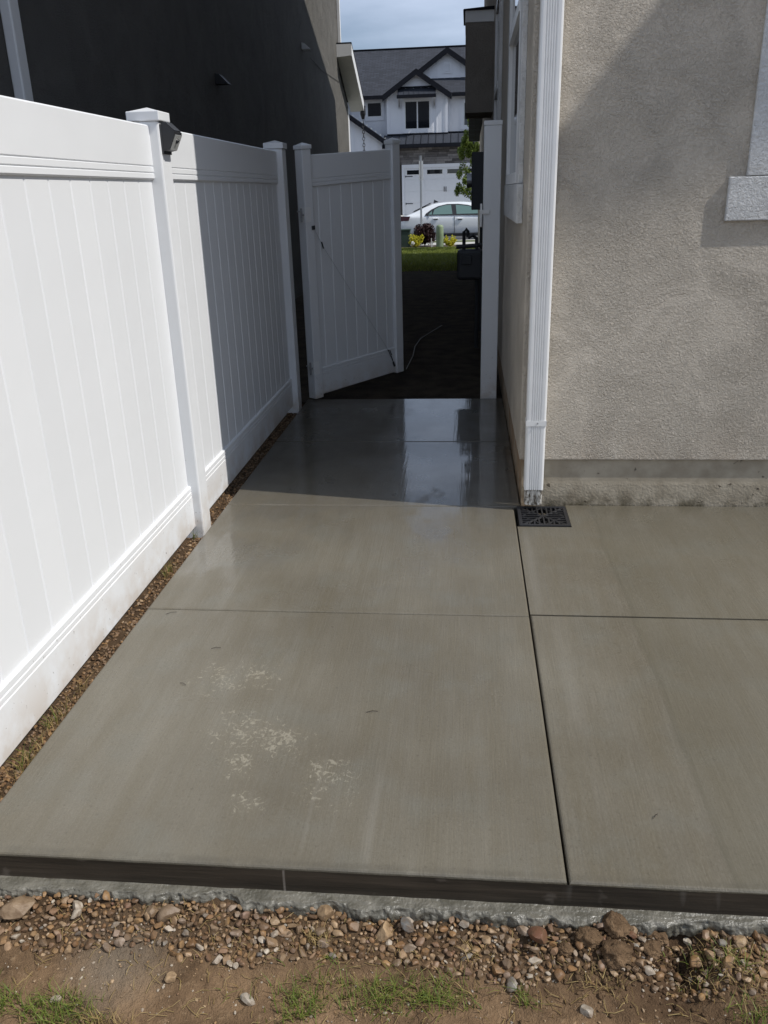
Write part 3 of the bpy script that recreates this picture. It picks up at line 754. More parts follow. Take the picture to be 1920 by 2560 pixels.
for j in range(len(rings)-1):
    for k in range(n):
        l = (k+1) % n; mb.f.append((j*n+k, j*n+l, (j+1)*n+l, (j+1)*n+k)); mb.tone.append(0)
put('outlet', mb, grimy, ds)
put('strap', MB().box(DXa-.0018, DYf-.0020, .464, DXb+.0018, DYf-.0006, .492).box(DXa-.0018, DYf-.0005, .464, DXa-.0005, HY-.001, .492).box(DXb+.0005, DYf-.0005, .464, DXb+.0018, HY-.001, .492), white_metal, ds)
put('screw', MB().tube([(.362, DYf-.003, .480), (.362, DYf-.010, .480)], .004, 8), galv, ds)
# utility gear on the wall
el = thing('electric_meter', (HX-.1, 10.0, 1.35), 'black electric meter box with round dial on the alley wall', 'meter')
put('cabinet', MB().box(.036, 10.0, 1.39, HX-.001, 10.35, 1.99, .006), dark_metal, el)
put('dial', MB().tube([(.0355, 10.12, 1.70), (-.018, 10.12, 1.70)], .075, 16), galv, el)
put('conduit', MB().tube([(.17, 10.15, 1.389), (.17, 10.15, .02)], .035, 10).tube([(.24, 10.2, 1.389), (.24, 10.2, .02)], .03, 10), dark_metal, el)
gs_ = thing('gas_meter', (.0, 9.15, .0), 'dark gas meter with looped pipes low on the alley wall', 'meter')
put('body', MB().box(-.11, 9.02, .72, .16, 9.28, 1.02, .03), dark_metal, gs_)
put('dial_cover', MB().box(-.06, 9.0, .88, .04, 9.019, .97, .004), dark_metal, gs_)
put('pipe', MB().tube([(-.04, 9.1, 1.021), (-.04, 9.1, 1.20), (-.02, 9.1, 1.225), (.0, 9.1, 1.20), (.0, 9.1, 1.14)], .018, 8).tube([(0, 9.1, 1.14), (.05, 9.1, 1.16), (.09, 9.1, 1.13), (.09, 9.1, 1.05), (.11, 9.1, .98)], .018, 8).tube([(-.12, 9.1, 1.05), (.1, 9.1, 1.06)], .022, 8).tube([(.1, 9.1, .725), (.1, 9.1, .0)], .022, 8).tube([(.1, 9.15, 1.06), (.27, 9.15, 1.06)], .022, 8), dark_metal, gs_)

# drain grate in the notch
dr = thing('drain_grate', (.4025, 4.10, 0), 'square black plastic drain grate set in the concrete under the downspout', 'drain')
gx0, gx1, gy0, gy1 = DX0+.004, DX1-.004, DY0+.004, DY1-.002
put('rim', MB().box(gx0, gy0, -.03, gx1, gy0+.018, .006, .002).box(gx0, gy1-.018, -.03, gx1, gy1, .006, .002).box(gx0, gy0+.0182, -.03, gx0+.018, gy1-.0182, .006, .002).box(gx1-.018, gy0+.0182, -.03, gx1, gy1-.0182, .006, .002), black_m, dr)
put('pit', MB().box(gx0+.002, gy0+.002, -.089, gx1-.002, gy1-.002, -.05), void_m, dr)
gcx, gcy, hx_, hy_ = (gx0+gx1)/2, (gy0+gy1)/2, (gx1-gx0)/2-.017, (gy1-gy0)/2-.017
bars = MB()
nb_ = 9
for k in range(nb_):
    t = -1+2*(k+.5)/nb_
    for sgn in (-1, 1):
        # bars running across in the left and right quarters, along in the near and far quarters
        a = abs(t)*.96
        if a < .95:
            y_ = gcy+t*hy_; bars.box(gcx+sgn*a*hx_, y_-.0042, -.014, gcx+sgn*hx_, y_+.0042, .0035)
            x_ = gcx+t*hx_; bars.box(x_-.0042, gcy+sgn*a*hy_, -.0142, x_+.0042, gcy+sgn*hy_, .0033)
for sa in (-1, 1):
    for th in (1,):
        bars.tube([(gcx-hx_, gcy-sa*hy_, -.003), (gcx+hx_, gcy+sa*hy_, -.003)], .007, 6)
put('bars', bars, black_m, dr)
put('ring', MB().tube([(gcx+hx_*.0, gcy-hy_, -.002), (gcx+hx_, gcy, -.002), (gcx, gcy+hy_, -.002), (gcx-hx_, gcy, -.002), (gcx, gcy-hy_, -.002)], .005, 6), black_m, dr)

# ================================================================== NEIGHBOUR'S HOUSE (left)
NX = -2.9
nh = thing('neighbour_house', (NX-4, 12, 0), "neighbour's taupe stucco house in shade behind the white fence", 'house')
put('wall', MB().box(NX-.3, 4.6, -.25, NX, 20.75, 7.2), st_neigh, nh)
put('front_wall', MB().prism([(20.752, -.25), (22.0, -.25), (22.0, 3.55), (20.752, 4.1)], 'x', NX-.3, NX-.002), st_neigh, nh)
put('rear_wall', MB().box(-10.5, 4.6, -.25, NX-.302, 4.8, 7.2), st_neigh, nh)
put('corner_trim', MB().box(NX-.301, 22.002, -.2, NX+.012, 22.06, 3.5).box(NX+.0002, 21.86, -.2, NX+.012, 22.001, 3.5), frame_w, nh)
put('main_roof', roofslab((4.2, 7.25), (12.5, 10.6), -10.8, NX+.35), shingle, nh)
put('main_roof', roofslab((12.501, 10.6), (21.1, 7.2), -10.8, NX+.35), shingle, nh)
er = put('entry_roof', roofslab((20.40, 4.68), (22.45, 3.72), -9, NX+.34, .03), black_trim, nh)
put('fascia', MB().prism([(20.40, 4.645), (20.40, 4.42), (22.45, 3.46), (22.45, 3.69)], 'x', NX+.305, NX+.335), frame_w, er)
put('return_end', MB().prism([(NX+.002, 4.649), (NX+.304, 4.649), (NX+.304, 4.42), (NX+.002, 4.40)], 'y', 20.40, 20.43), frame_w, er)
for k in range(13):
    y0 = 20.44+k*.153; y1 = y0+.148; f_ = lambda yv: 4.42-(yv-20.40)*.468
    put('soffit_panel', MB().hexa([(NX+.003, y0, f_(y0)), (NX+.304, y0, f_(y0)), (NX+.304, y1, f_(y1)), (NX+.003, y1, f_(y1)), (NX+.003, y0, f_(y0)+.02), (NX+.304, y0, f_(y0)+.02), (NX+.304, y1, f_(y1)+.02), (NX+.003, y1, f_(y1)+.02)]), soffit_m, er)
put('downspout', MB().box(NX+.003, 20.66, 4.55, NX+.07, 20.74, 7.1, .008), white_metal, nh)
put('rear_downspout', MB().box(NX+.003, 5.66, .1, NX+.075, 5.78, 7.1, .01), white_metal, nh)
def vent(yc, zc, s_=.13):
    v_ = put('vent_hood', MB().prism([(NX+.001, zc+s_*.9), (NX+.05, zc+s_*.75), (NX+.15, zc-s_*.6), (NX+.001, zc-s_*.6)], 'y', yc-s_, yc+s_), black_m if zc < 3.5 else frame_w, nh)
vent(10.5, 2.86, .075); vent(16.2, 4.0, .07)
put('wire', MB().tube([(NX+.012, 16.9, 3.93), (NX+.012, 18.0, 3.88), (NX+.012, 20.6, 3.93)], .005, 5), dark_metal, nh)
rc = thing('rain_chain', (NX+.3, 22.4, 3.4), 'black rain chain hanging from the neighbour eave corner', 'chain')
ch = MB(); zc = 3.46; k = 0
ch.tube([(NX+.30, 22.46, 3.60), (NX+.30, 22.46, 3.42), (NX+.30, 22.46, 3.30)], [.07, .07, .03], 10)
cup = put('cup', ch, black_m, rc)
lk = MB(); zc = 3.28
while zc > .2:
    pts = [(NX+.30+(.028*math.cos(t) if k % 2 else 0), 22.46+(0 if k % 2 else .028*math.cos(t)), zc-.04+.045*math.sin(t)) for t in [i*math.pi/4 for i in range(9)]]
    lk.tube(pts, .009, 5); zc -= .075; k += 1
put('links', lk, black_m, rc, kind='stuff')

# ================================================================== HOUSE ACROSS THE STREET
FY = 50.0
far = thing('house_across', (-3, FY, .4), 'white board-and-batten house with black trim across the street', 'house')
put('main_wall', MB().box(-14, FY, .2, 6, FY+.2, 6.55), siding, far)
put('main_roof', MB().hexa([(-15, FY-.45, 6.32), (7, FY-.45, 6.32), (7, 53.7, 9.1), (-15, 53.7, 9.1), (-15, FY-.45, 6.48), (7, FY-.45, 6.48), (7, 53.7, 9.24), (-15, 53.7, 9.24)]), shingle, far)
put('main_roof', MB().hexa([(-15, 53.702, 9.1), (7, 53.702, 9.1), (7, 58, 6.3), (-15, 58, 6.3), (-15, 53.702, 9.24), (7, 53.702, 9.24), (7, 58, 6.45), (-15, 58, 6.45)]), shingle, far)
put('ridge_cap', MB().box(-15, 53.6, 9.235, 7, 53.82, 9.29, .02), black_trim, far)
put('eave_fascia', MB().box(-15, FY-.50, 6.30, -4.6, FY-.452, 6.49), black_trim, far)
put('eave_fascia', MB().box(-1.0, FY-.50, 6.30, 7, FY-.452, 6.49), black_trim, far)
def battens(x0, x1, z0, ztop, y, step=.41):
    mb = MB(); xx = x0+step*.5
    while xx < x1:
        zt = ztop(xx) if callable(ztop) else ztop
        if zt > z0+.1: mb.box(xx-.02, y-.022, z0, xx+.02, y-.0005, zt)
        xx += step
    return mb
put('battens', battens(-14, -4.5, 3.0, 6.29, FY), siding, far, kind='stuff')
put('battens', battens(-1.15, 6, 4.55, 6.29, FY), siding, far, kind='stuff')
def gable(wall_x0, wall_x1, zb, ax, az, slope, y, over, tag_):
    """gable-fronted bay: wall, two raking boards, roof slopes running back"""
    hl = az-(ax-wall_x0)*slope-.22; hr = az-(wall_x1-ax)*slope-.22
    wl = put('gable_wall', MB().prism([(wall_x0, zb), (wall_x1, zb), (wall_x1, hr), (ax, az-.22), (wall_x0, hl)], 'y', y, y+1.2), siding, far)
    put('battens', battens(wall_x0, wall_x1, zb, lambda q: az-abs(q-ax)*slope-.24, y), siding, wl, kind='stuff')
    for sg, xe in ((-1, wall_x0-over), (1, wall_x1+over)):
        ze = az-abs(xe-ax)*slope
        put('rake_board', MB().hexa([(ax, y-.34, az-.30), (xe, y-.34, ze-.30), (xe, y-.29, ze-.30), (ax, y-.29, az-.30), (ax, y-.34, az), (xe, y-.34, ze), (xe, y-.29, ze), (ax, y-.29, az)]), black_trim, far)
        put('gable_roof', MB().hexa([(ax, y-.288, az-.14), (xe, y-.288, ze-.14), (xe, y+3, ze-.14), (ax, y+3, az-.14), (ax, y-.288, az+.02), (xe, y-.288, ze+.02), (xe, y+3, ze+.02), (ax, y+3, az+.02)]), shingle, far)
    return wl
AY = FY-.6
ga = gable(-4.40, -1.15, 4.53, -2.79, 7.64, .66, AY, .22, 'A')
put('corner_board', MB().box(-4.42, AY-.03, 4.53, -4.30, AY-.0006, 6.3).box(-1.27, AY-.03, 4.53, -1.13, AY-.0006, 6.3), siding, ga)
gbb = gable(-4.0, 1.75, 6.9, -1.19, 8.78, .66, FY+.85, .25, 'B')
put('band', MB().box(-1.2, FY+.2, 6.55, 7, FY+.8, 6.62), shingle, far)
put('band_trim', MB().box(-1.0, FY+.62, 6.72, 2.2, FY+.80, 6.86), black_trim, far)
vt = put('gable_vent', MB().box(-1.42, FY+.80, 7.56, -.95, FY+.849, 8.10), siding, gbb)
for k in range(7): put('slat', MB().hexa([(-1.34, FY+.77, 7.66+k*.058), (-1.03, FY+.77, 7.66+k*.058), (-1.03, FY+.798, 7.69+k*.058), (-1.34, FY+.798, 7.69+k*.058), (-1.34, FY+.77, 7.675+k*.058), (-1.03, FY+.77, 7.675+k*.058), (-1.03, FY+.798, 7.705+k*.058), (-1.34, FY+.798, 7.705+k*.058)]), siding, vt)
def window(x0, x1, z0, z1, y, mull, par, trim=.13):
    wn = put('window', MB().box(x0-trim, y-.05, z0-trim*1.3, x1+trim, y-.001, z0-.001).box(x0-trim, y-.05, z1+.001, x1+trim, y-.001, z1+trim).box(x0-trim, y-.05, z0, x0-.001, y-.001, z1).box(x1+.001, y-.05, z0, x1+trim, y-.001, z1), siding, par)
    f = .055
    put('frame', MB().box(x0, y-.04, z0, x1, y-.002, z0+f).box(x0, y-.04, z1-f, x1, y-.002, z1).box(x0, y-.04, z0+f, x0+f, y-.002, z1-f).box(x1-f, y-.04, z0+f, x1, y-.002, z1-f), frame_w, wn)
    xs_ = [x0+f, x1-f]
    if mull: xs_ = [x0+f, (x0+x1)/2-.035, (x0+x1)/2+.035, x1-f]; put('mullion', MB().box(xs_[1]+.001, y-.039, z0+f, xs_[2]-.001, y-.003, z1-f), frame_w, wn)
    for a, b in zip(xs_[::2], xs_[1::2]): put('pane', MB().box(a, y-.032, z0+f, b, y-.024, z1-f), glass_d, wn)
    return wn
window(-3.46, -2.07, 4.74, 6.16, AY, True, ga)
window(-5.56, -4.73, 5.46, 6.22, FY, False, far)
window(-.30, .90, 4.86, 6.05, FY, False, far)
aw = put('awning', MB().hexa([(-3.80, AY-.55, 6.28), (-1.76, AY-.55, 6.28), (-1.76, AY-.002, 6.68), (-3.80, AY-.002, 6.68), (-3.80, AY-.55, 6.34), (-1.76, AY-.55, 6.34), (-1.76, AY-.002, 6.76), (-3.80, AY-.002, 6.76)]), blk_metal, far)
put('awning_fascia', MB().box(-3.82, AY-.60, 6.23, -1.74, AY-.552, 6.40), black_trim, aw)
put('awning_head', MB().box(-3.82, AY-.06, 6.762, -1.74, AY-.003, 6.84), black_trim, aw)
for k in range(8): put('seam', MB().hexa([(-3.72+k*.27, AY-.551, 6.341), (-3.70+k*.27, AY-.551, 6.341), (-3.70+k*.27, AY-.062, 6.715), (-3.72+k*.27, AY-.062, 6.715), (-3.72+k*.27, AY-.551, 6.375), (-3.70+k*.27, AY-.551, 6.375), (-3.70+k*.27, AY-.062, 6.75), (-3.72+k*.27, AY-.062, 6.75)]), blk_metal, aw)
for xb in (-3.72, -1.84): put('bracket', MB().prism([(AY-.45, 6.25), (AY-.40, 6.22), (AY-.03, 5.85), (AY-.031, 5.75), (AY-.08, 5.75), (AY-.10, 6.18), (AY-.45, 6.20)], 'x', xb-.04, xb+.04), siding, aw)
# garage front, stone band, pent roof of seamed panels
GY = 48.9
put('garage_wall', MB().box(-4.2, GY, .2, 3.2, GY+1.0, 4.0), mortar, far)
pr = put('pent_roof', MB().hexa([(-4.6, GY-.55, 3.93), (3.5, GY-.55, 3.93), (3.5, AY-.03, 4.42), (-4.6, AY-.03, 4.42), (-4.6, GY-.55, 3.97), (3.5, GY-.55, 3.97), (3.5, AY-.03, 4.47), (-4.6, AY-.03, 4.47)]), blk_metal, far)
pm = None; xk = -4.55; k = 0
y0_, z0_, y1_, z1_ = GY-.548, 3.974, AY-.032, 4.474
while xk < 3.4:
    w_ = .40
    mb = MB().hexa([(xk+.012, y0_, z0_), (xk+w_-.012, y0_, z0_), (xk+w_-.012, y1_, z1_), (xk+.012, y1_, z1_), (xk+.012, y0_, z0_+.012), (xk+w_-.012, y0_, z0_+.012), (xk+w_-.012, y1_, z1_+.012), (xk+.012, y1_, z1_+.012)])
    put('roof_panel', mb, blk_metal, pr)
    put('seam', MB().hexa([(xk-.010, y0_, z0_), (xk+.010, y0_, z0_), (xk+.010, y1_, z1_), (xk-.010, y1_, z1_), (xk-.010, y0_, z0_+.05), (xk+.010, y0_, z0_+.05), (xk+.010, y1_, z1_+.05), (xk-.010, y1_, z1_+.05)]), black_trim, pr); xk += w_
put('pent_fascia', MB().box(-4.62, GY-.62, 3.79, 3.52, GY-.552, 3.965), black_trim, pr)
put('pent_flashing', MB().box(-4.42, AY-.08, 4.478, -1.12, AY-.032, 4.55).box(-1.118, FY-.06, 4.47, 3.5, FY-.002, 4.62), black_trim, pr)
put('pent_soffit', MB().box(-4.6, GY-.55, 3.86, 3.5, GY-.002, 3.90), black_trim, pr)
random.seed(3)
for r_ in range(7):
    zb_ = 2.985+r_*.118; xk = -4.2+random.uniform(0, .2)
    while xk < 1.0:
        w_ = random.uniform(.28, .72); dpt = random.uniform(.02, .06)
        if xk+w_ > -4.2: put('stone', MB().box(xk+.006, GY-dpt, zb_+.005, xk+w_-.006, GY-.001, zb_+.113), stone_m, far)
        xk += w_
for r_ in range(20):
    zb_ = .45+r_*.125
    put('stone', MB().box(-4.2, GY-random.uniform(.02, .06), zb_+.005, -3.78+random.uniform(-.06, .0), GY-.001, zb_+.118), stone_m, far)
put('door_trim', MB().box(-3.62, GY-.075, 2.80, 1.05, GY-.002, 2.978).box(-3.62, GY-.075, .3, -3.50, GY-.002, 2.799).box(.93, GY-.075, .3, 1.05, GY-.002, 2.799), siding, far)
gd = thing('garage_door_group', (0, 0, 0), '', '') if False else put('garage_door', MB().box(-3.498, GY-.022, .3, .928, GY-.003, 2.798), door_m, far)
for k in range(4):
    zb_ = .42+k*.595
    for j in range(4):
        xa = -3.47+j*1.10
        put('panel', MB().box(xa+.01, GY-.034, zb_+.012, xa+1.085, GY-.0225, zb_+.583, .006), door_m, gd)
for j in range(4):
    xa = -3.47+j*1.10
    fr = put('door_window', MB().box(xa+.09, GY-.045, 2.44, xa+1.0, GY-.0345, 2.72), frame_w, gd)
    fr2 = put('pane', MB().box(xa+.13, GY-.050, 2.475, xa+.96, GY-.0455, 2.69), glass_d, gd)
for zc in (2.38, .985):
    for xa, s_ in ((-3.44, 1), (.87, -1)):
        put('hinge_strap', MB().box(xa, GY-.052, zc-.018, xa+s_*.40, GY-.0345, zc+.018).box(xa, GY-.053, zc-.04, xa+s_*.05, GY-.0346, zc+.04), black_trim, gd)
for xa in (-1.315, -1.215): put('handle', MB().box(xa-.018, GY-.065, 1.56, xa+.018, GY-.0345, 1.82, .008), black_trim, gd)
# lower gable of the wing at the left, with its strung lights along the rake
lgY = 48.6
put('wing_wall', MB().prism([(-10, .2), (-4.25, .2), (-4.25, 4.0), (-6.62, 5.62), (-10, 7.9)], 'y', lgY, lgY+1.0), siding, far)
put('battens', battens(-10, -4.3, 3.0, lambda q: 5.62-(q+6.62)*.683-.06, lgY), siding, far, kind='stuff')
sr = put('wing_rake', MB().hexa([(-9.0, lgY-.35, 7.08), (-4.1, lgY-.35, 3.73), (-4.1, lgY-.30, 3.73), (-9.0, lgY-.30, 7.08), (-9.0, lgY-.35, 7.34), (-4.1, lgY-.35, 3.99), (-4.1, lgY-.30, 3.99), (-9.0, lgY-.30, 7.34)]), black_trim, far)
put('wing_roof', MB().hexa([(-9.0, lgY-.298, 7.2), (-4.1, lgY-.298, 3.85), (-4.1, lgY+1.4, 3.85), (-9.0, lgY+1.4, 7.2), (-9.0, lgY-.298, 7.36), (-4.1, lgY-.298, 4.01), (-4.1, lgY+1.4, 4.01), (-9.0, lgY+1.4, 7.36)]), shingle, far)
for k in range(11):
    t = k/10; put('bulb', MB().box(-6.6+t*2.4-.02, lgY-.39, 5.76-t*1.64, -6.6+t*2.4+.02, lgY-.351, 5.80-t*1.64), white_paint, sr)

# ================================================================== CAR
car = thing('parked_car', (-.4, 34.9, -.26), 'silver four-door saloon car parked along the kerb across the lawn', 'car')
# stations along the car: x, z of underside, belt z, roof z, half width at belt, half width of roof edge
CG = -.256
ST = [(-2.72, .42, .70, .70, .62, .55), (-2.66, .30, .90, .92, .78, .66), (-2.45, .24, .97, 1.0, .84, .68), (-2.1, .22, .99, 1.10, .865, .62), (-1.75, .22, .985, 1.27, .875, .60),
      (-1.40, .22, .98, 1.395, .88, .585), (-1.0, .20, .97, 1.44, .885, .58), (-.5, .19, .955, 1.455, .885, .58), (0, .19, .94, 1.44, .885, .58), (.4, .19, .93, 1.36, .88, .59), (.8, .20, .92, 1.18, .875, .62), (1.12, .22, .90, .99, .87, .66), (1.5, .22, .82, .88, .86, .66), (1.75, .26, .72, .78, .80, .60), (1.9, .36, .55, .58, .66, .5)]
mb = MB(); YC = 35.0
nst = len(ST)
for (xx, zu, zb_, zr, wb, wr) in ST:
    half = [(0, zu), (wb*.86, zu), (wb*.97, zu+.12), (wb*1.01, zu+.36 if zb_-zu > .5 else (zu+zb_)/2), (wb*1.0, zb_-.09), (wb*.955, zb_), (wr+.02, zr-.035), (wr*.86, zr+.002), (0, zr+.02)]
    ring = [(-a, b) for a, b in half]+[(a, b) for a, b in reversed(half[1:-1])]
    for a, b in ring: mb.v.append((xx, YC+a, CG+b))
nr = 16
for k in range(nst-1):
    for q in range(nr):
        j = (q+1) % nr; mb.f.append((k*nr+q, k*nr+j, (k+1)*nr+j, (k+1)*nr+q)); mb.tone.append(0)
mb.f.append(tuple(range(nr))); mb.f.append(tuple((nst-1)*nr+q for q in range(nr))); mb.tone += [0, 0]
body = put('body', mb, silver, car, smooth=True)
sub = body.modifiers.new('round', 'SUBSURF'); sub.levels = 2; sub.render_levels = 2
def side(xx, zz):   # a point just outside the near side glass plane
    zb_, zr, wb, wr = .96, 1.44, .845, .585
    t = max(0, min(1, (zz-zb_)/(zr-zb_))); return (xx, YC-(wb+(wr-wb)*t)-.035, CG+zz)
def sidepoly(pts, off=0.):
    m_ = MB(); a = [Vector(side(*p))+Vector((0, -off, 0)) for p in pts]; b = [p+Vector((0, .05, 0)) for p in a]
    n_ = len(a); m_.v = [tuple(p) for p in a+b]; m_.f.append(tuple(range(n_))); m_.f.append(tuple(range(2*n_-1, n_-1, -1)))
    for k in range(n_): j = (k+1) % n_; m_.f.append((k, j, n_+j, n_+k))
    m_.tone = [0]*len(m_.f); return m_
put('window_surround', sidepoly([(-1.66, .985), (-1.63, 1.05), (-1.42, 1.19), (-1.15, 1.31), (-.82, 1.375), (-.4, 1.375), (0, 1.325), (.4, 1.20), (.82, 1.0), (.80, .965)]), black_m, car)
put('rear_door_glass', sidepoly([(-1.36, 1.01), (-1.30, 1.19), (-1.1, 1.285), (-.86, 1.335), (-.66, 1.345), (-.60, 1.01)], .008), car_glass, car)
put('quarter_glass', sidepoly([(-1.53, 1.01), (-1.40, 1.14), (-1.39, 1.01)], .008), car_glass, car)
put('front_door_glass', sidepoly([(-.44, 1.01), (-.48, 1.345), (0, 1.29), (.38, 1.165), (.66, 1.01)], .008), car_glass, car)
put('rear_windscreen', MB().hexa([(-2.12, YC-.55, CG+1.115), (-1.45, YC-.52, CG+1.405), (-1.45, YC+.52, CG+1.405), (-2.12, YC+.55, CG+1.115), (-2.14, YC-.55, CG+1.135), (-1.47, YC-.52, CG+1.435), (-1.47, YC+.52, CG+1.435), (-2.14, YC+.55, CG+1.135)]), glass_d, car)
def bodyside(xx, zz, off): return (xx, YC-.888-off, CG+zz)
for xs0, zs in ((-1.24, .86), (-.30, .84)):
    hd = put('handle', MB().box(xs0-.12, YC-.925, CG+zs-.02, xs0+.10, YC-.87, CG+zs+.02, .008), white_metal, car)
    put('recess', MB().box(xs0-.08, YC-.896, CG+zs-.05, xs0+.06, YC-.85, CG+zs-.021, .008), black_m, hd)
for xs0 in (-.52, .78): put('door_seam', MB().box(xs0-.006, YC-.894, CG+.32, xs0+.006, YC-.84, CG+.93), black_m, car)
put('door_seam', MB().hexa([(-1.52, YC-.892, CG+.90), (-1.508, YC-.892, CG+.90), (-1.508, YC-.84, CG+.90), (-1.52, YC-.84, CG+.90), (-1.60, YC-.86, CG+1.0), (-1.588, YC-.86, CG+1.0), (-1.588, YC-.82, CG+1.0), (-1.60, YC-.82, CG+1.0)]), black_m, car)
put('sill_strip', MB().box(-1.05, YC-.90, CG+.20, 1.0, YC-.80, CG+.31, .02), black_m, car)
put('tail_lamp', MB().hexa([(-2.66, YC-.83, CG+.80), (-2.30, YC-.885, CG+.80), (-2.30, YC-.80, CG+.80), (-2.66, YC-.7, CG+.80), (-2.64, YC-.82, CG+.965), (-2.24, YC-.875, CG+.96), (-2.24, YC-.80, CG+.96), (-2.64, YC-.7, CG+.965)]), red_l, car)
put('antenna_fin', MB().prism([(-1.36, CG+1.41), (-1.16, CG+1.45), (-1.18, CG+1.465), (-1.34, CG+1.54)], 'y', YC-.02, YC+.02), black_m, car)
def disc(xx, yy_, r, wd, n=20): return MB().tube([(xx, yy_, CG+.318), (xx, yy_+wd, CG+.318)], r, n)
for xx in (-1.72, .96):
    for yy_ in (YC-.895, YC+.68):
        wl = put('wheel', disc(xx, yy_, .315, .215), rubber, car)
        put('rim', disc(xx, yy_-.006, .21, .02), alloy, wl)
    put('wheel_arch', disc(xx, YC-.885, .36, .05), black_m, car)

# ================================================================== THINGS BY THE STREET
def foliage(spots, n, size, jit=1.):
    mb = MB()
    for _ in range(n):
        cx, cy, cz, rx, ry, rz = random.choice(spots)
        v = Vector((random.gauss(0, 1), random.gauss(0, 1), random.gauss(0, 1))).normalized()*random.random()**.4
        p = Vector((cx+v.x*rx, cy+v.y*ry, cz+v.z*rz)); s_ = size*random.uniform(.6, 1.3)
        a = Vector((random.gauss(0, 1), random.gauss(0, 1), random.gauss(0, 1))).normalized()*s_
        b = a.cross(Vector((random.gauss(0, 1), random.gauss(0, 1), random.gauss(0, 1)))).normalized()*s_*.45
        mb.quad(p-a, p+b, p+a, p-b, tone=random.random())
    return mb
random.seed(11)
tr = thing('young_tree', (.36, 26.0, -.06), 'young pale-barked leafy tree showing past the electric meter', 'tree')
tk = [(.36, 26, -.1), (.34, 26, .9), (.30, 26, 1.9), (.27, 26, 2.8), (.30, 26, 3.4), (.27, 26, 4.0)]
put('trunk', MB().tube(tk, [.06, .055, .05, .045, .035, .02], 8).tube([(.30, 26, 1.9), (.1, 25.9, 2.5), (-.05, 25.8, 3.0)], [.03, .02, .01], 6).tube([(.33, 26, 1.4), (.1, 25.9, 1.9), (-.15, 25.8, 2.3)], [.03, .02, .01], 6), bark, tr)
sp_l = []
for k in range(54):
    z_ = random.uniform(1.5, 3.3); rr = .46 if z_ < 2.7 else .3
    sp_l.append((.12+random.uniform(-rr, rr*1.3), 26+random.uniform(-.5, .5), z_, .10, .10, .13))
sp_l += [(.02, 26, 3.45, .06, .08, .25), (-.0, 26, 3.75, .04, .05, .15), (.1, 26, 1.45, .12, .1, .14), (-.15, 26, 2.2, .12, .1, .2)]
put('crown', foliage(sp_l, 8200, .038), leaf_m, tr, tones=True)
bs_ = thing('purple_shrub', (-1.38, 28.0, -.06), 'round dark purple-leaved shrub beside the green pedestal', 'shrub')
put('foliage', foliage([(-1.38+.2*math.cos(t), 28+.15*math.sin(t), .32+.12*math.sin(3*t), .17, .17, .22) for t in [i*.7 for i in range(9)]]+[(-1.30, 28, .52, .12, .12, .15), (-1.42, 28, .12, .12, .1, .12)], 2400, .045), plum_m, bs_, tones=True)
put('stem', MB().tube([(-1.38, 28, -.1), (-1.36, 28, .15), (-1.33, 28, .5)], [.02, .015, .006], 6).tube([(-1.38, 28, .0), (-1.48, 28, .25), (-1.55, 28, .45)], [.015, .01, .005], 6).tube([(-1.36, 28, .15), (-1.2, 28, .4), (-1.12, 28, .55)], [.012, .008, .004], 6), stem_m, bs_)
for X, wd, hh_, lab in ((-1.64, .27, .34, 'golden-yellow shrub left of the purple one, with a white bloom'), (-.54, .23, .30, 'golden-yellow shrub right of the sage green pedestal')):
    ys_ = thing('golden_shrub', (X, 27.5, -.06), lab, 'shrub', 'golden shrubs in the planting bed')
    fo = MB(); st_ = MB()
    for k in range(26):
        a = random.uniform(0, 6.28); l_ = random.uniform(.4, 1.); e_ = Vector((X+wd*math.cos(a)*l_, 27.5+.15*math.sin(a)*l_, -.05+hh_*random.uniform(.45, 1.15)))
        b_ = Vector((X, 27.5, -.07)); st_.tube([b_, b_.lerp(e_, .5)+Vector((0, 0, .03)), e_], .004, 4)
        for q in range(46):
            p = b_.lerp(e_, random.uniform(.3, 1.02))+Vector((random.gauss(0, .018), random.gauss(0, .018), random.gauss(0, .015)))
            v = Vector((random.gauss(0, 1), random.gauss(0, 1), random.gauss(.5, 1))).normalized()*.028; h2 = v.cross(Vector((random.gauss(0, 1), random.gauss(0, 1), 0))).normalized()*.012
            fo.quad(p-v, p+h2, p+v, p-h2, tone=random.random())
    put('foliage', fo, gold_m, ys_, tones=True); put('stem', st_, stem_m, ys_)
    if X < -1: put('bloom', foliage([(X-.08, 27.32, .09, .05, .03, .05)], 90, .03), white_paint, ys_)
pd = thing('utility_pedestal', (-.877, 27.5, -.06), 'sage green round-topped plastic utility pedestal', 'pedestal')
put('cover', MB().tube([(-.877, 27.5, z_) for z_ in (-.08, .0, .3, .54, .585, .612)], [.122, .118, .116, .114, .10, .06], 24), ped_m, pd, smooth=True)
put('base_ring', MB().tube([(-.877, 27.5, -.09), (-.877, 27.5, -.01)], .128, 24), ped_m, pd)
ub = thing('utility_box', (-2.0, 28.0, -.06), 'dark green utility box at the left of the planting bed', 'box')
put('cabinet', MB().box(-2.25, 27.85, -.08, -1.84, 28.2, .44, .015), box_m, ub)
put('lid', MB().box(-2.27, 27.83, .441, -1.82, 28.22, .49, .012), box_m, ub)
sg = thing('street_sign', (-1.588, 30.2, -.1), 'grey street sign seen nearly edge-on upon a thin steel post', 'sign')
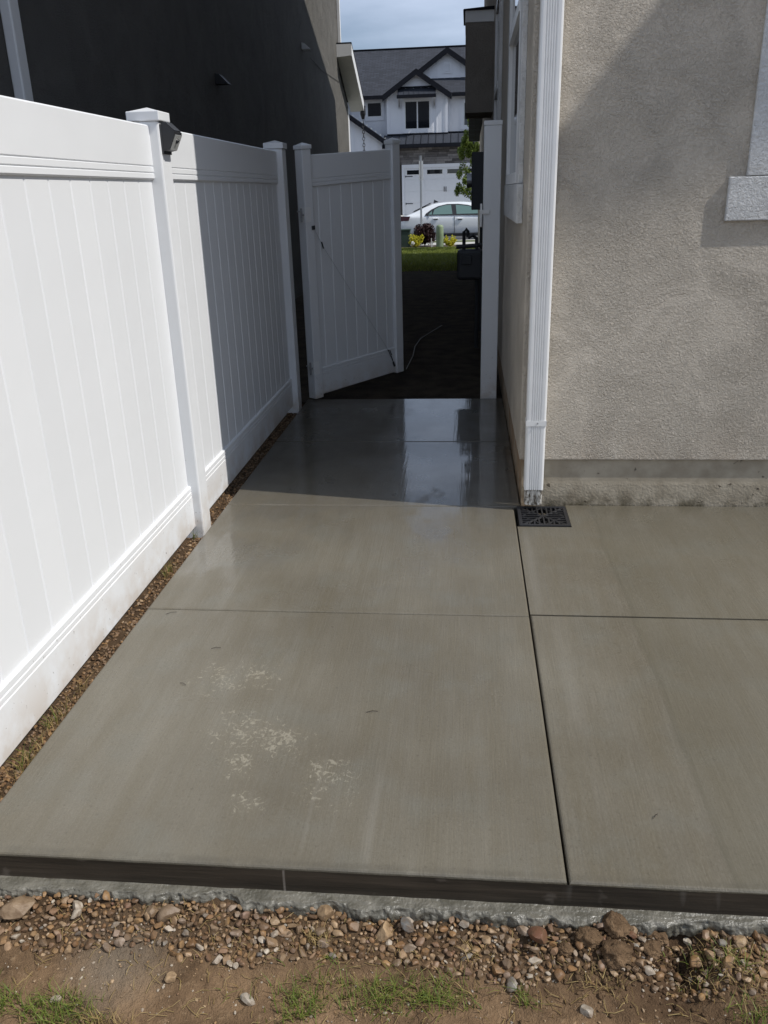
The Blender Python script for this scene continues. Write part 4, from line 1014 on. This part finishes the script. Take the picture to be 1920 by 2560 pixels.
put('post', MB().tube([(-1.60, 30.2, -.1), (-1.60, 30.2, 2.72)], .034, 8), galv, sg)
put('sign_plate', MB().hexa([(-1.655, 30.08, 1.95), (-1.53, 30.36, 1.95), (-1.526, 30.358, 1.95), (-1.651, 30.078, 1.95), (-1.655, 30.08, 2.56), (-1.53, 30.36, 2.56), (-1.526, 30.358, 2.56), (-1.651, 30.078, 2.56)]), sign_m, sg)
put('bolt', MB().tube([(-1.60, 30.15, 2.05), (-1.60, 30.17, 2.05)], .015, 8).tube([(-1.60, 30.15, 2.68), (-1.60, 30.17, 2.68)], .015, 8), galv, sg)
for X, lab in ((-1.14, 'thin white marker stake between the purple shrub and the pedestal'), (-1.10, 'shorter pale marker stake nearest the pedestal')):
    tag(put('marker_stake', MB().box(X-.012, 27.4, -.08, X+.012, 27.42, .22 if X < -1.12 else .12, .002), white_paint), lab, 'stake', 'marker stakes in the bed')

# cable on the dark soil beyond the slab
pts = [(-.587, 8.03), (-.575, 8.4), (-.565, 8.73), (-.577, 9.3), (-.545, 9.83), (-.438, 10.32), (-.321, 10.86)]
tag(put('cable', MB().tube([(a, b, gz(b)+.02) for a, b in pts], .005, 6), cable_m), 'thin pale cable lying curved on the dark soil beyond the gate', 'cable')
# twigs on the slabs
for X, Y, a, l_, lab in ((-1.207, 2.95, .5, .022, 'short dark twig just in front of the cross joint'), (-.939, 2.679, .2, .018, 'small bent twig left of centre on the near slab'),
                         (-.986, 2.43, -.5, .014, 'tiny forked twig on the left of the near slab'), (-.301, 2.30, .2, .020, 'thin dark twig on the centre of the near slab'), (.52, 1.86, .9, .012, 'tiny dark leaf scrap on the right slab')):
    c_, s_ = math.cos(a), math.sin(a)
    tag(put('twig', MB().tube([(X-c_*l_, Y-s_*l_, .003), (X, Y+.003, .005), (X+c_*l_, Y+s_*l_, .003)], .0009, 5).tube([(X, Y+.003, .005), (X+s_*l_*.6, Y+c_*l_*.4, .004)], .0007, 5), twig_m), lab, 'twig', 'twigs on the concrete')
